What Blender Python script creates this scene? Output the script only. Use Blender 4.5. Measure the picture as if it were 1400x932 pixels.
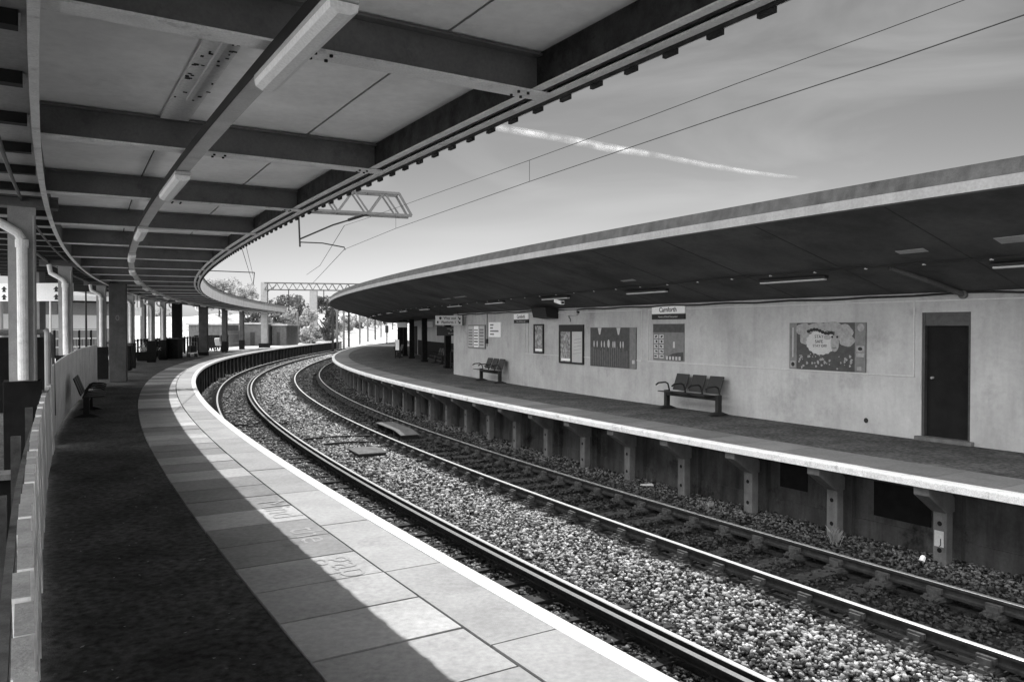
import bpy, math, random
import numpy as np
from mathutils import Vector
random.seed(7); rng = np.random.default_rng(7)
R_ = math.radians
for o in list(bpy.data.objects): bpy.data.objects.remove(o)
scn = bpy.context.scene
col = scn.collection

# ------------------------------------------------------------------ camera
cam_d = bpy.data.cameras.new('camera'); cam = bpy.data.objects.new('camera', cam_d); col.objects.link(cam)
cam_d.sensor_width = 36; cam_d.lens = 27.34; cam_d.clip_start = 0.05; cam_d.clip_end = 20000
cam.location = (0, 0, 2.01); cam.rotation_euler = (R_(90 - 0.917), 0, 0)
scn.camera = cam

# ------------------------------------------------------------------ sky and sun
SUN_EL, SUN_AZ = 62.5, 10.0          # azimuth from +Y towards +X
w = bpy.data.worlds.new('World'); scn.world = w; w.use_nodes = True
nt = w.node_tree; nt.nodes.clear()
out = nt.nodes.new('ShaderNodeOutputWorld'); bg = nt.nodes.new('ShaderNodeBackground')
sky = nt.nodes.new('ShaderNodeTexSky'); sky.sky_type = 'NISHITA'; sky.sun_disc = False
sky.sun_elevation = R_(SUN_EL); sky.sun_rotation = R_(SUN_AZ); sky.air_density = 1.0; sky.dust_density = 1.2; sky.ozone_density = 1.0
bw = nt.nodes.new('ShaderNodeSeparateColor')     # black and white film behind a red filter: the sky's red channel
tc = nt.nodes.new('ShaderNodeTexCoord'); mp = nt.nodes.new('ShaderNodeMapping'); mp.inputs['Scale'].default_value = (1.2, 1.2, 5.0)
mp.inputs['Rotation'].default_value = (0.12, 0.22, 0.3)
cn = nt.nodes.new('ShaderNodeTexNoise'); cn.inputs['Scale'].default_value = 2.1; cn.inputs['Detail'].default_value = 8; cn.inputs['Distortion'].default_value = 0.7
cr = nt.nodes.new('ShaderNodeValToRGB'); cr.color_ramp.elements[0].position = 0.50; cr.color_ramp.elements[1].position = 0.85
mx = nt.nodes.new('ShaderNodeMix'); mx.data_type = 'FLOAT'
ml = nt.nodes.new('ShaderNodeMath'); ml.operation = 'MULTIPLY'; ml.inputs[1].default_value = 0.45
nt.links.new(sky.outputs[0], bw.inputs[0])
dv_ = nt.nodes.new('ShaderNodeMath'); dv_.operation = 'DIVIDE'; dv_.inputs[1].default_value = 5.5; pw_ = nt.nodes.new('ShaderNodeMath'); pw_.operation = 'POWER'; pw_.inputs[1].default_value = 2.0; mu_ = nt.nodes.new('ShaderNodeMath'); mu_.operation = 'MULTIPLY'; mu_.inputs[1].default_value = 5.5
nt.links.new(bw.outputs[0], dv_.inputs[0]); nt.links.new(dv_.outputs[0], pw_.inputs[0]); nt.links.new(pw_.outputs[0], mu_.inputs[0])
nt.links.new(tc.outputs['Generated'], mp.inputs[0]); nt.links.new(mp.outputs[0], cn.inputs['Vector'])
nt.links.new(cn.outputs['Fac'], cr.inputs[0]); nt.links.new(cr.outputs[0], ml.inputs[0]); nt.links.new(ml.outputs[0], mx.inputs[0])
nt.links.new(mu_.outputs[0], mx.inputs[2]); mx.inputs[3].default_value = 6.0
# unseen bright cloud added left of and behind the viewer to fill the shade
dt = nt.nodes.new('ShaderNodeVectorMath'); dt.operation = 'DOT_PRODUCT'; dt.inputs[1].default_value = (-0.80, -0.60, 0.0); nt.links.new(tc.outputs['Generated'], dt.inputs[0])
ns2 = nt.nodes.new('ShaderNodeTexNoise'); ns2.inputs['Scale'].default_value = 2.6; ns2.inputs['Detail'].default_value = 7; nt.links.new(tc.outputs['Generated'], ns2.inputs['Vector'])
a2 = nt.nodes.new('ShaderNodeMath'); a2.operation = 'MULTIPLY_ADD'; a2.inputs[1].default_value = 0.9; nt.links.new(ns2.outputs['Fac'], a2.inputs[0]); nt.links.new(dt.outputs['Value'], a2.inputs[2])
r2 = nt.nodes.new('ShaderNodeMapRange'); r2.inputs[1].default_value = 0.52; r2.inputs[2].default_value = 0.75; nt.links.new(a2.outputs[0], r2.inputs[0])
m2 = nt.nodes.new('ShaderNodeMix'); m2.data_type = 'FLOAT'; m2.inputs[3].default_value = 32.0; nt.links.new(r2.outputs[0], m2.inputs[0]); nt.links.new(mx.outputs[0], m2.inputs[2])
nt.links.new(m2.outputs[0], bg.inputs[0]); bg.inputs[1].default_value = 0.070
nt.links.new(bg.outputs[0], out.inputs[0])
sl = bpy.data.lights.new('sun', 'SUN'); sl.energy = 3.0; sl.angle = R_(0.5); sl.color = (1, 0.995, 0.99)
so_ = bpy.data.objects.new('sun', sl); col.objects.link(so_)
sd = Vector((math.sin(R_(SUN_AZ)) * math.cos(R_(SUN_EL)), math.cos(R_(SUN_AZ)) * math.cos(R_(SUN_EL)), math.sin(R_(SUN_EL))))
so_.rotation_euler = sd.to_track_quat('Z', 'Y').to_euler(); so_.location = (0, 0, 50)
vs = scn.view_settings; vs.view_transform = 'Standard'; vs.look = 'None'; vs.exposure = 0.9; vs.gamma = 1.0
try:
    scn.cycles.max_bounces = 8; scn.cycles.diffuse_bounces = 5
except Exception: pass

# ------------------------------------------------------------------ the line of the railway
# s runs along the left platform's edge, o to the right of it, z above the platform surface
KS = [-15, 10, 30, 50, 65, 85, 110, 140]
KV = [-0.00563, -0.00602, -0.00636, -0.00712, -0.00465, -0.00195, -0.00153, -0.00155]
DS = 0.25
_ss = np.arange(-16, 220, DS)
_k = np.interp(_ss, KS, KV); _k[_ss > 140] = 0
_th = np.concatenate([[0], np.cumsum((_k[1:] + _k[:-1]) / 2 * DS)])
_i0 = int(np.argmin(abs(_ss))); _th = _th - _th[_i0] + 0.57858
_dx, _dy = -np.sin(_th), np.cos(_th)
_x = np.concatenate([[0], np.cumsum((_dx[1:] + _dx[:-1]) / 2 * DS)]); _y = np.concatenate([[0], np.cumsum((_dy[1:] + _dy[:-1]) / 2 * DS)])
_x = _x - _x[_i0] + 2.42797; _y = _y - _y[_i0] + 2.09302
def th(s): return float(np.interp(s, _ss, _th))
def P(s, o, z=0.0):
    x = float(np.interp(s, _ss, _x)); y = float(np.interp(s, _ss, _y)); t = th(s)
    return (x + math.cos(t) * o, y + math.sin(t) * o, z)
def Pn(s, o):
    x = np.interp(s, _ss, _x); y = np.interp(s, _ss, _y); t = np.interp(s, _ss, _th)
    return x + np.cos(t) * o, y + np.sin(t) * o
RAIL = -1.04
N1, N2, F1, F2, RE = 0.811, 2.316, 4.647, 6.152, 6.998    # rail centres and the far platform's edge
WALL = 10.66

# ------------------------------------------------------------------ materials (a black and white world)
def mat(name, v, rough=0.85, var=0.25, scale=3.0, bump=0.0, bscale=60, metallic=0.0, attr=False, streak=0.0, speck=0.0, fine=0.12, spec=0.3, stretch=(1, 1, 1), stain=0.0):
    m = bpy.data.materials.new(name); m.use_nodes = True; n = m.node_tree; L = n.links
    b = n.nodes['Principled BSDF']; b.inputs['Roughness'].default_value = rough; b.inputs['Metallic'].default_value = metallic
    try: b.inputs['Specular IOR Level'].default_value = spec
    except Exception: pass
    t = n.nodes.new('ShaderNodeNewGeometry'); mp = n.nodes.new('ShaderNodeMapping'); mp.inputs['Scale'].default_value = stretch
    L.new(t.outputs['Position'], mp.inputs[0])
    def noise(sc, det=6, src=None, rg=0.6):
        q = n.nodes.new('ShaderNodeTexNoise'); q.inputs['Scale'].default_value = sc; q.inputs['Detail'].default_value = det; q.inputs['Roughness'].default_value = rg
        L.new((src or mp).outputs[0], q.inputs['Vector']); return q.outputs['Fac']
    def math_(op, a, b_=None, clamp=False):
        q = n.nodes.new('ShaderNodeMath'); q.operation = op; q.use_clamp = clamp
        for i, x in enumerate((a, b_)):
            if x is None: continue
            if isinstance(x, (int, float)): q.inputs[i].default_value = x
            else: L.new(x, q.inputs[i])
        return q.outputs[0]
    def rng_(x, a, b_, c, d):
        q = n.nodes.new('ShaderNodeMapRange'); q.inputs[1].default_value = a; q.inputs[2].default_value = b_; q.inputs[3].default_value = c; q.inputs[4].default_value = d
        L.new(x, q.inputs[0]); return q.outputs[0]
    val = rng_(noise(scale), 0.3, 0.7, v * (1 - var), v * (1 + var))
    if fine: val = math_('MULTIPLY', val, rng_(noise(scale * 14, 4), 0.3, 0.7, 1 - fine, 1 + fine))
    if streak:
        mq = n.nodes.new('ShaderNodeMapping'); mq.inputs['Scale'].default_value = (1, 1, 0.12); L.new(t.outputs['Position'], mq.inputs[0])
        val = math_('MULTIPLY', val, rng_(noise(5.0, 5, mq, 0.65), 0.42, 0.75, 1.0, 1 - streak))
    if stain:
        val = math_('MULTIPLY', val, rng_(noise(scale * 0.7, 9, None, 0.75), 0.55, 0.66, 1.0, 1 - stain))
    if speck:
        val = math_('ADD', val, rng_(noise(scale * 9, 3), 0.68, 0.76, 0.0, speck))
    if attr:
        a = n.nodes.new('ShaderNodeAttribute'); a.attribute_name = 'tone'; val = math_('MULTIPLY', val, a.outputs['Fac'])
    val = math_('MAXIMUM', val, 0.002)
    cb = n.nodes.new('ShaderNodeCombineColor'); [L.new(val, cb.inputs[i]) for i in range(3)]
    L.new(cb.outputs[0], b.inputs['Base Color'])
    if bump:
        bp = n.nodes.new('ShaderNodeBump'); bp.inputs['Strength'].default_value = bump; bp.inputs['Distance'].default_value = 0.01
        L.new(noise(bscale, 5), bp.inputs['Height']); L.new(bp.outputs[0], b.inputs['Normal'])
    return m
M = {}
M['tarmac'] = mat('tarmac', 0.075, 0.95, 0.40, 1.1, 1.0, 90, speck=0.12, fine=0.6, spec=0.1, stain=0.45)
M['slab'] = mat('slab_concrete', 0.40, 0.9, 0.14, 1.3, 0.35, 150, attr=True, fine=0.15, spec=0.15, stain=0.25)
M['coping'] = mat('coping_concrete', 0.33, 0.9, 0.12, 1.6, 0.35, 150, attr=True, fine=0.12, spec=0.15, stain=0.15)
M['joint'] = mat('joint_dirt', 0.02, 1, 0.3, spec=0.0)
M['white_line'] = mat('white_line_paint', 0.64, 0.7, 0.06, 4, 0.2, 90, stain=0.12)
M['worn_line'] = mat('worn_white_paint', 0.70, 0.8, 0.12, 5, 0.3, 70, stain=0.4, fine=0.25)
M['faint_paint'] = mat('faint_letter_paint', 0.33, 0.9, 0.12, 20, stain=0.5)
M['stone'] = mat('ballast_stone', 0.29, 0.95, 0.25, 9, 0, 80, attr=True, fine=0.3, spec=0.2)
M['ballast_bed'] = mat('ballast_bed', 0.02, 1.0, 0.5, 12, 1.0, 22, fine=0.6, spec=0.05)
M['steel_top'] = mat('polished_rail_head', 0.72, 0.38, 0.1, 30, metallic=0.85, stretch=(1, 1, 1))
M['worn_steel'] = mat('worn_rail_steel', 0.20, 0.5, 0.15, 20, metallic=0.3)
M['rust'] = mat('rusty_steel', 0.03, 0.9, 0.4, 12, 0.4, 60, spec=0.15)
M['chair_iron'] = mat('rusty_chair_iron', 0.06, 0.8, 0.5, 14, 0.0, 60, spec=0.2)
M['sleeper'] = mat('weathered_timber', 0.05, 0.95, 0.4, 9, 0.5, 40, spec=0.1)
M['wall_paint'] = mat('painted_render', 0.37, 0.85, 0.16, 0.9, 0.35, 45, streak=0.14, stain=0.22, fine=0.06)
M['trim_paint'] = mat('painted_trim', 0.46, 0.8, 0.1, 2)
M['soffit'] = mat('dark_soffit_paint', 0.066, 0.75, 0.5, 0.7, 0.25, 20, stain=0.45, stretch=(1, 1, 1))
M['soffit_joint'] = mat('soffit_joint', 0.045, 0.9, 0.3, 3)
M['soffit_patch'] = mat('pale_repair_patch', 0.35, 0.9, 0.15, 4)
M['fascia_pale'] = mat('pale_fascia', 0.21, 0.8, 0.12, 2, streak=0.2)
M['valance_paint'] = mat('pale_valance_paint', 0.80, 0.8, 0.1, 2, streak=0.2)
M['fascia_felt'] = mat('weathered_felt', 0.055, 0.95, 0.3, 5, 0.5, 40, streak=0.4)
M['board'] = mat('ceiling_board', 0.88, 0.8, 0.12, 0.9, fine=0.05, stain=0.14)
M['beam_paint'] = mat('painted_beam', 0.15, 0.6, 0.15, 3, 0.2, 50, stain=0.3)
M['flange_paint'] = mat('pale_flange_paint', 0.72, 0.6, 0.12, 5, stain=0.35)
M['tray_paint'] = mat('pale_tray_paint', 0.50, 0.6, 0.12, 4, stain=0.2)
M['rust_dark'] = mat('dark_rusted_channel', 0.035, 0.95, 0.6, 7, 0.8, 40, stain=0.5)
M['roof'] = mat('roof_sheet', 0.20, 0.9, 0.2, 1)
M['col_paint'] = mat('grey_column_paint', 0.30, 0.55, 0.15, 5, 0.1, 60)
M['pipe_paint'] = mat('pale_pipe_paint', 0.75, 0.45, 0.12, 6, stain=0.2)
M['black'] = mat('black_paint', 0.010, 0.8, 0.3, 5, spec=0.1)
M['concrete_col'] = mat('dark_concrete', 0.075, 0.9, 0.25, 3, 0.4, 60, streak=0.3)
M['pillar'] = mat('grey_concrete', 0.12, 0.95, 0.25, 4, 0.6, 50, streak=0.3)
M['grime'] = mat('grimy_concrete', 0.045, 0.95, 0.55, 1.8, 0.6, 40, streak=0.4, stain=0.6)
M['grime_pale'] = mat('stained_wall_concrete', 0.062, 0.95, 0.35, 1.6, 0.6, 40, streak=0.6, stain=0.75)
M['fence'] = mat('weathered_white_boards', 0.85, 0.85, 0.15, 3, 0.3, 50, streak=0.25)
M['fence_top'] = mat('bare_grey_timber', 0.34, 0.9, 0.25, 6, 0.4, 60)
M['bench'] = mat('dark_bench_metal', 0.016, 0.6, 0.2, 8)
M['bench_light'] = mat('scuffed_metal', 0.25, 0.4, 0.2, 8)
M['door'] = mat('dark_door_paint', 0.012, 0.85, 0.25, 4, spec=0.08)
M['lamp'] = mat('lamp_diffuser', 0.80, 0.4, 0.04, 4)
M['lamp_dim'] = mat('grey_diffuser', 0.45, 0.5, 0.06, 4)
M['sign_white'] = mat('sign_white', 0.75, 0.5, 0.03, 3)
M['bright_white'] = mat('bright_white_cladding', 0.92, 0.5, 0.02, 3)
M['sign_grey'] = mat('sign_grey', 0.40, 0.5, 0.05, 3)
M['cloud_grey'] = mat('poster_cloud_grey', 0.24, 0.5, 0.25, 14)
M['sign_mid'] = mat('poster_mid', 0.14, 0.5, 0.2, 9)
M['sign_dark'] = mat('poster_dark', 0.045, 0.5, 0.3, 9)
M['ink'] = mat('ink', 0.012, 0.6, 0.05)
M['wire'] = mat('wire', 0.02, 0.7, 0.1)
M['galv'] = mat('galvanised_steel', 0.13, 0.6, 0.15, 5)
M['galv_pale'] = mat('pale_galvanised_steel', 0.28, 0.6, 0.15, 3)
M['yard'] = mat('yard_concrete', 0.42, 0.95, 0.3, 0.6, 0.3, 30)
M['sunlit_surface'] = mat('sunlit_surface', 0.45, 0.95, 0.25, 1.2, 0.5, 30)
M['earth'] = mat('rough_ground', 0.16, 1.0, 0.45, 0.25, 0.8, 3, fine=0.5)
M['leaf'] = mat('leaves', 0.13, 0.8, 0.4, 0.6, attr=True)
M['leaf_pale'] = mat('pale_leaves', 0.38, 0.8, 0.3, 0.6, attr=True)
M['bark'] = mat('bark', 0.07, 0.95, 0.3, 4)
M['clad'] = mat('grey_cladding', 0.32, 0.8, 0.1, 1)
M['brick'] = mat('dull_brick', 0.12, 0.9, 0.2, 2)
M['poster_photo'] = mat('poster_photo', 0.22, 0.5, 0.9, 9, fine=0.7)
for k_ in ('leaf', 'leaf_pale'):
    n_ = M[k_].node_tree; b_ = n_.nodes['Principled BSDF']; o2 = [q for q in n_.nodes if q.type == 'OUTPUT_MATERIAL'][0]; tl_ = n_.nodes.new('ShaderNodeBsdfTranslucent'); ms_ = n_.nodes.new('ShaderNodeMixShader'); ms_.inputs[0].default_value = .5
    n_.links.new(b_.inputs['Base Color'].links[0].from_socket, tl_.inputs[0]); n_.links.new(b_.outputs[0], ms_.inputs[1]); n_.links.new(tl_.outputs[0], ms_.inputs[2]); n_.links.new(ms_.outputs[0], o2.inputs[0])
# contrail: thin white vapour
cm = bpy.data.materials.new('vapour'); cm.use_nodes = True; n = cm.node_tree; n.nodes.clear()
o_ = n.nodes.new('ShaderNodeOutputMaterial'); d_ = n.nodes.new('ShaderNodeBsdfDiffuse'); t_ = n.nodes.new('ShaderNodeBsdfTransparent'); tl = n.nodes.new('ShaderNodeBsdfTranslucent'); ad = n.nodes.new('ShaderNodeMixShader'); mi = n.nodes.new('ShaderNodeMixShader')
d_.inputs[0].default_value = (.9, .9, .9, 1); tl.inputs[0].default_value = (.9, .9, .9, 1)
uv = n.nodes.new('ShaderNodeAttribute'); uv.attribute_name = 'tone'; nz = n.nodes.new('ShaderNodeTexNoise'); nz.inputs['Scale'].default_value = 0.006; nz.inputs['Detail'].default_value = 6
tq = n.nodes.new('ShaderNodeTexCoord'); n.links.new(tq.outputs['Object'], nz.inputs['Vector'])
mm = n.nodes.new('ShaderNodeMath'); mm.operation = 'MULTIPLY'; mr = n.nodes.new('ShaderNodeMapRange'); mr.inputs[1].default_value = .35; mr.inputs[2].default_value = .65; mr.inputs[3].default_value = .08; mr.inputs[4].default_value = .45
n.links.new(nz.outputs['Fac'], mr.inputs[0]); n.links.new(mr.outputs[0], mm.inputs[0]); n.links.new(uv.outputs['Fac'], mm.inputs[1])
n.links.new(d_.outputs[0], ad.inputs[1]); n.links.new(tl.outputs[0], ad.inputs[2]); n.links.new(mm.outputs[0], mi.inputs[0]); n.links.new(t_.outputs[0], mi.inputs[1]); n.links.new(ad.outputs[0], mi.inputs[2]); n.links.new(mi.outputs[0], o_.inputs[0])
M['vapour'] = cm

# ------------------------------------------------------------------ mesh helpers
class MB:
    def __init__(s): s.v = []; s.f = []; s.m = []; s.t = []; s.cur = 0; s.tone = 1.0
    def add(s, vs, fs):
        b = len(s.v); s.v += [tuple(x) for x in vs]; s.f += [tuple(b + i for i in f) for f in fs]; s.m += [s.cur] * len(fs); s.t += [s.tone] * len(vs); return s
    def hexa(s, p): return s.add(p, [(0, 3, 2, 1), (4, 5, 6, 7), (0, 1, 5, 4), (1, 2, 6, 5), (2, 3, 7, 6), (3, 0, 4, 7)])
    def box(s, x0, x1, y0, y1, z0, z1): return s.hexa([(x0, y0, z0), (x1, y0, z0), (x1, y1, z0), (x0, y1, z0), (x0, y0, z1), (x1, y0, z1), (x1, y1, z1), (x0, y1, z1)])
    def cbox(s, s0, s1, o0, o1, z0, z1, step=1.5, zs=None):   # box following the curve
        n = max(1, int(math.ceil((s1 - s0) / step))); return s.sweep([(o0, z0), (o1, z0), (o1, z1), (o0, z1)], s0, s1, (s1 - s0) / n)
    def sweep(s, prof, s0, s1, step=1.0, caps=True, closed=True):
        n = max(1, int(round((s1 - s0) / step))); k = len(prof); vs = []
        for i in range(n + 1):
            a = s0 + (s1 - s0) * i / n
            vs += [P(a, o, z) for o, z in prof]
        fs = []
        for i in range(n):
            for j in range(k if closed else k - 1):
                a = i * k + j; b = i * k + (j + 1) % k; fs.append((a, b, b + k, a + k))
        if caps and closed: fs += [tuple(range(k))[::-1], tuple(range(n * k, n * k + k))]
        return s.add(vs, fs)
    def tube(s, pts, r, n=8, r1=None, caps=True):
        pts = [Vector(p) for p in pts]; vs = []; fs = []; m_ = len(pts); up = Vector((0, 0, 1))
        for i, p in enumerate(pts):
            d = (pts[min(i + 1, m_ - 1)] - pts[max(i - 1, 0)]).normalized()
            a = d.cross(up if abs(d.z) < .95 else Vector((1, 0, 0))).normalized(); b = d.cross(a)
            rr = r if r1 is None else r + (r1 - r) * i / (m_ - 1)
            for j in range(n):
                q = 2 * math.pi * j / n; vs.append(p + a * math.cos(q) * rr + b * math.sin(q) * rr)
        for i in range(m_ - 1):
            for j in range(n): fs.append((i * n + j, i * n + (j + 1) % n, (i + 1) * n + (j + 1) % n, (i + 1) * n + j))
        if caps: fs += [tuple(range(n))[::-1], tuple(range((m_ - 1) * n, m_ * n))]
        return s.add(vs, fs)
    def bar(s, a, b, w, h=None):                                # square bar between two points
        a, b = Vector(a), Vector(b); h = h or w; d = (b - a).normalized(); u = Vector((0, 0, 1)) if abs(d.z) < .9 else Vector((1, 0, 0))
        x = d.cross(u).normalized() * w / 2; y = d.cross(x).normalized() * h / 2
        return s.hexa([a - x - y, a + x - y, a + x + y, a - x + y, b - x - y, b + x - y, b + x + y, b - x + y])
    def disk(s, cx, cz, rx, rz, y, n=20, d=0.002, amp=0, lobes=0, ph=0):
        pts = [(cx + rx * (1 + amp * math.cos(lobes * 2 * math.pi * i / n + ph)) * math.cos(2 * math.pi * i / n), cz + rz * (1 + amp * math.cos(lobes * 2 * math.pi * i / n + ph)) * math.sin(2 * math.pi * i / n)) for i in range(n)]
        return s.prism(pts, y, d)
    def prism(s, pts, y, d=0.002):                              # outline in x,z, front at -y, thickness d
        n = len(pts); vs = [(x, -y, z) for x, z in pts] + [(x, -y + d, z) for x, z in pts]
        return s.add(vs, [tuple(range(n)), tuple(range(n, 2 * n))[::-1]] + [(i, i + n, (i + 1) % n + n, (i + 1) % n) for i in range(n)])
    def rect(s, x0, x1, z0, z1, y, d=0.002): return s.box(x0, x1, -y, -y + d, z0, z1)
    def build(s, name, mats, parent=None, smooth=False, bevel=0):
        if not isinstance(mats, (list, tuple)): mats = [mats]
        me = bpy.data.meshes.new(name); vs = s.v
        if parent is not None and s.world_(parent):
            l = parent.location; vs = [(a - l.x, b - l.y, c - l.z) for a, b, c in vs]
        me.from_pydata(vs, [], s.f)
        for m in mats: me.materials.append(M[m])
        me.polygons.foreach_set('material_index', s.m)
        a = me.attributes.new('tone', 'FLOAT', 'POINT'); a.data.foreach_set('value', s.t)
        if smooth: me.polygons.foreach_set('use_smooth', [True] * len(me.polygons))
        me.update()
        o = bpy.data.objects.new(name, me); col.objects.link(o)
        if parent is not None: o.parent = parent
        if bevel:
            b = o.modifiers.new('bevel', 'BEVEL'); b.width = bevel; b.segments = 2; b.limit_method = 'ANGLE'
        return o
    def world_(s, p): return bool(p.get('_w', 0))
def empty(name, loc, rz=0, world=False):
    o = bpy.data.objects.new(name, None); col.objects.link(o); o.location = loc; o.rotation_euler = (0, 0, rz); o.empty_display_size = .2
    o['_w'] = 1 if world else 0
    return o
def tag(o, label=None, cat=None, group=None, kind=None):
    if label: o['label'] = label
    if cat: o['category'] = cat
    if group: o['group'] = group
    if kind: o['kind'] = kind
    return o
def struct(o): o['kind'] = 'structure'; return o
def copy_thing(o, loc, rz, label=None):
    r = o.copy(); col.objects.link(r); r.location = loc; r.rotation_euler = (0, 0, rz)
    if label: r['label'] = label
    def rec(a, b):
        for ch in a.children:
            c = ch.copy(); col.objects.link(c); c.parent = b; rec(ch, c)
    rec(o, r); return r
def text(body, size, m, parent, loc, rot=(math.pi / 2, 0, 0), align='CENTER', name='lettering', sx=1.0, ext=0.001, bold=0.0):
    cu = bpy.data.curves.new(name, 'FONT'); cu.body = body; cu.size = size; cu.extrude = ext; cu.align_x = align; cu.align_y = 'CENTER'; cu.resolution_u = 3; cu.offset = bold
    t = bpy.data.objects.new(name, cu); col.objects.link(t); bpy.context.view_layer.update()
    me = bpy.data.meshes.new_from_object(t.evaluated_get(bpy.context.evaluated_depsgraph_get())); bpy.data.objects.remove(t)
    me.materials.clear(); me.materials.append(M[m]); me.name = name
    o = bpy.data.objects.new(name, me); col.objects.link(o); o.parent = parent; o.location = loc; o.rotation_euler = rot; o.scale = (sx, 1, 1)
    return o
def wallroot(name, s, z, o=WALL, world=False):                 # local x = image right along the wall, y into the wall
    return empty(name, P(s, o, z), th(s) - math.pi / 2)

# ------------------------------------------------------------------ ground, tracks bed, platforms
g = MB(); X0, X1, Y0, Y1 = -900, 900, -60, 1500
g.add([(X0, Y0, -1.42), (X1, Y0, -1.42), (X1, Y1, -1.42), (X0, Y1, -1.42)], [(0, 1, 2, 3)]); struct(g.build('ground', 'earth'))
g = MB()
prof = [(-0.4, -1.27), (0.5, -1.27), (1.0, -1.245), (2.2, -1.245), (2.9, -1.21), (4.1, -1.21), (4.7, -1.245), (6.1, -1.245), (6.6, -1.25), (8.2, -1.25)]
g.sweep([(o, z - .02) for o, z in prof] + [(8.2, -1.4), (-.4, -1.4)], -12, 210, 1.0); struct(g.build('track_bed', 'ballast_bed'))

# left platform: retaining wall, tarmac, slabs, coping
END_L = 126.0
g = MB(); g.cbox(-12, END_L, -.30, -.16, -1.4, -.09); struct(g.build('left_platform_wall', 'grime'))
g = MB(); g.sweep([(-3.3, -1.4), (-.30, -1.4), (-.30, -.09), (-1.70, -.075), (-1.70, -.012), (-3.3, -.012)], -12, 12, 1.0)
g.sweep([(-7.0, -1.4), (-.30, -1.4), (-.30, -.09), (-1.70, -.075), (-1.70, -.012), (-7.0, -.012)], 12, END_L, 1.0); struct(g.build('left_platform', 'tarmac'))
# coping: slabs 1.75 long, paving slabs 0.7 long
g = MB(); a = -12.0; g.cur = 0
while a < END_L - 2:
    g.tone = random.uniform(.86, 1.1); dz = random.uniform(-.003, .003)
    g.cbox(a + .008, a + 1.738, -.640, -.14, -.085, dz - .001, 1.8); a += 1.75
g.build('coping', 'coping')['kind'] = 'structure'
g = MB(); g.cbox(-12, END_L, -1.70, -.01, -.16, -.086, 1.0); struct(g.build('slab_bedding', 'joint'))
g = MB(); a = -12.0
while a < END_L - 2:
    g.tone = random.choice([.48, .55, .6, .7, .82, 1.0, 1.12, .58, .9]) * random.uniform(.95, 1.05); dz = random.uniform(-.004, .003)
    g.cbox(a + .009 + random.uniform(-.003, .003), a + .688, -1.69, -.662, -.085, dz, 1.0); a += .7
g.build('paving_slabs', 'slab')['kind'] = 'structure'
g = MB(); a = -12.0; k = 0
while a < END_L - 2:
    g.cbox(a, a + 1.747, -.14, 0.0, -.10, .002 + random.uniform(-.001, .001), .9); a += 1.75
g.build('white_edge_line', 'white_line')['kind'] = 'structure'
# a broad sunlit white band on the edge further round
g = MB(); 
# ramp end of the left platform
g.sweep([(-7, -1.4), (-.05, -1.4), (-.05, -.01), (-7, -.01)], END_L - 2, END_L, 1); struct(g.build('platform_end', 'yard'))
g = MB(); g.cbox(74, END_L, -7.0, -1.7, -.010, .004, 1.0); struct(g.build('pale_platform_surface', 'sunlit_surface'))  # sunlight on the far platform put into its paler colour

# pit beside the platform (subway well): dark walls
g = MB(); g.cbox(-12, 12, -3.32, -3.30, -3.0, -.02); g.cbox(11.9, 12.0, -10.9, -3.3, -3.0, -.02); g.cbox(-12, 12, -11.0, -10.9, -3, -.02)
struct(g.build('subway_well_wall', 'black'))
g = MB(); g.cbox(-12, 11.9, -10.9, -3.32, -1.41, -1.40, 1.0); struct(g.build('subway_well_floor', 'black'))
g = MB(); g.cbox(11.72, 12.1, -10.9, -3.34, -.018, .06); struct(g.build('subway_well_coping', 'pillar'))
g = MB(); g.cbox(-12, 12, -60, -11.0, -1.4, -.03, 3.0); g.cbox(12, 84, -60, -7.0, -1.4, -.03, 3.0); struct(g.build('yard', 'yard'))

# right platform
END_R = 104.0
g = MB(); g.sweep([(8.05, -1.4), (24, -1.4), (24, -.02), (8.05, -.02)], -8, END_R, 1.0); struct(g.build('right_platform', 'tarmac'))
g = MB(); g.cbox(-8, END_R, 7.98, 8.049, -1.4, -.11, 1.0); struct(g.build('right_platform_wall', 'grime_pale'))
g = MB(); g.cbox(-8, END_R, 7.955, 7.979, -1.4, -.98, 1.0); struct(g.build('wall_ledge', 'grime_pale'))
g = MB(); g.cbox(5.95, 6.9, 7.965, 7.979, -.88, -.35, 1.0); g.cbox(8.2, 8.8, 7.967, 7.979, -.75, -.3, 1.0); struct(g.build('wall_opening', 'black'))
g = MB(); g.cbox(-8, END_R, 7.02, 8.05, -.10, -.03, 1.0); struct(g.build('right_slab_bedding', 'joint'))
g = MB(); a = -8.0
while a < END_R - 1:
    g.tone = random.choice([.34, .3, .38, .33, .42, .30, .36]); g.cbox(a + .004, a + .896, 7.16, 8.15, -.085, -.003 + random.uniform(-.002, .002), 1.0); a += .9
g.build('right_paving', 'slab')['kind'] = 'structure'
g = MB(); a = -8.0
while a < END_R - 1:
    zz = random.uniform(-.003, .002); g.sweep([(6.985, -.03), (7.0, -.115), (7.16, -.115), (7.16, .004 + zz), (7.005, .004 + zz), (6.985, -.012)], a, a + 1.795, .9); a += 1.8
g.build('right_nosing', 'worn_line')['kind'] = 'structure'

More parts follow.
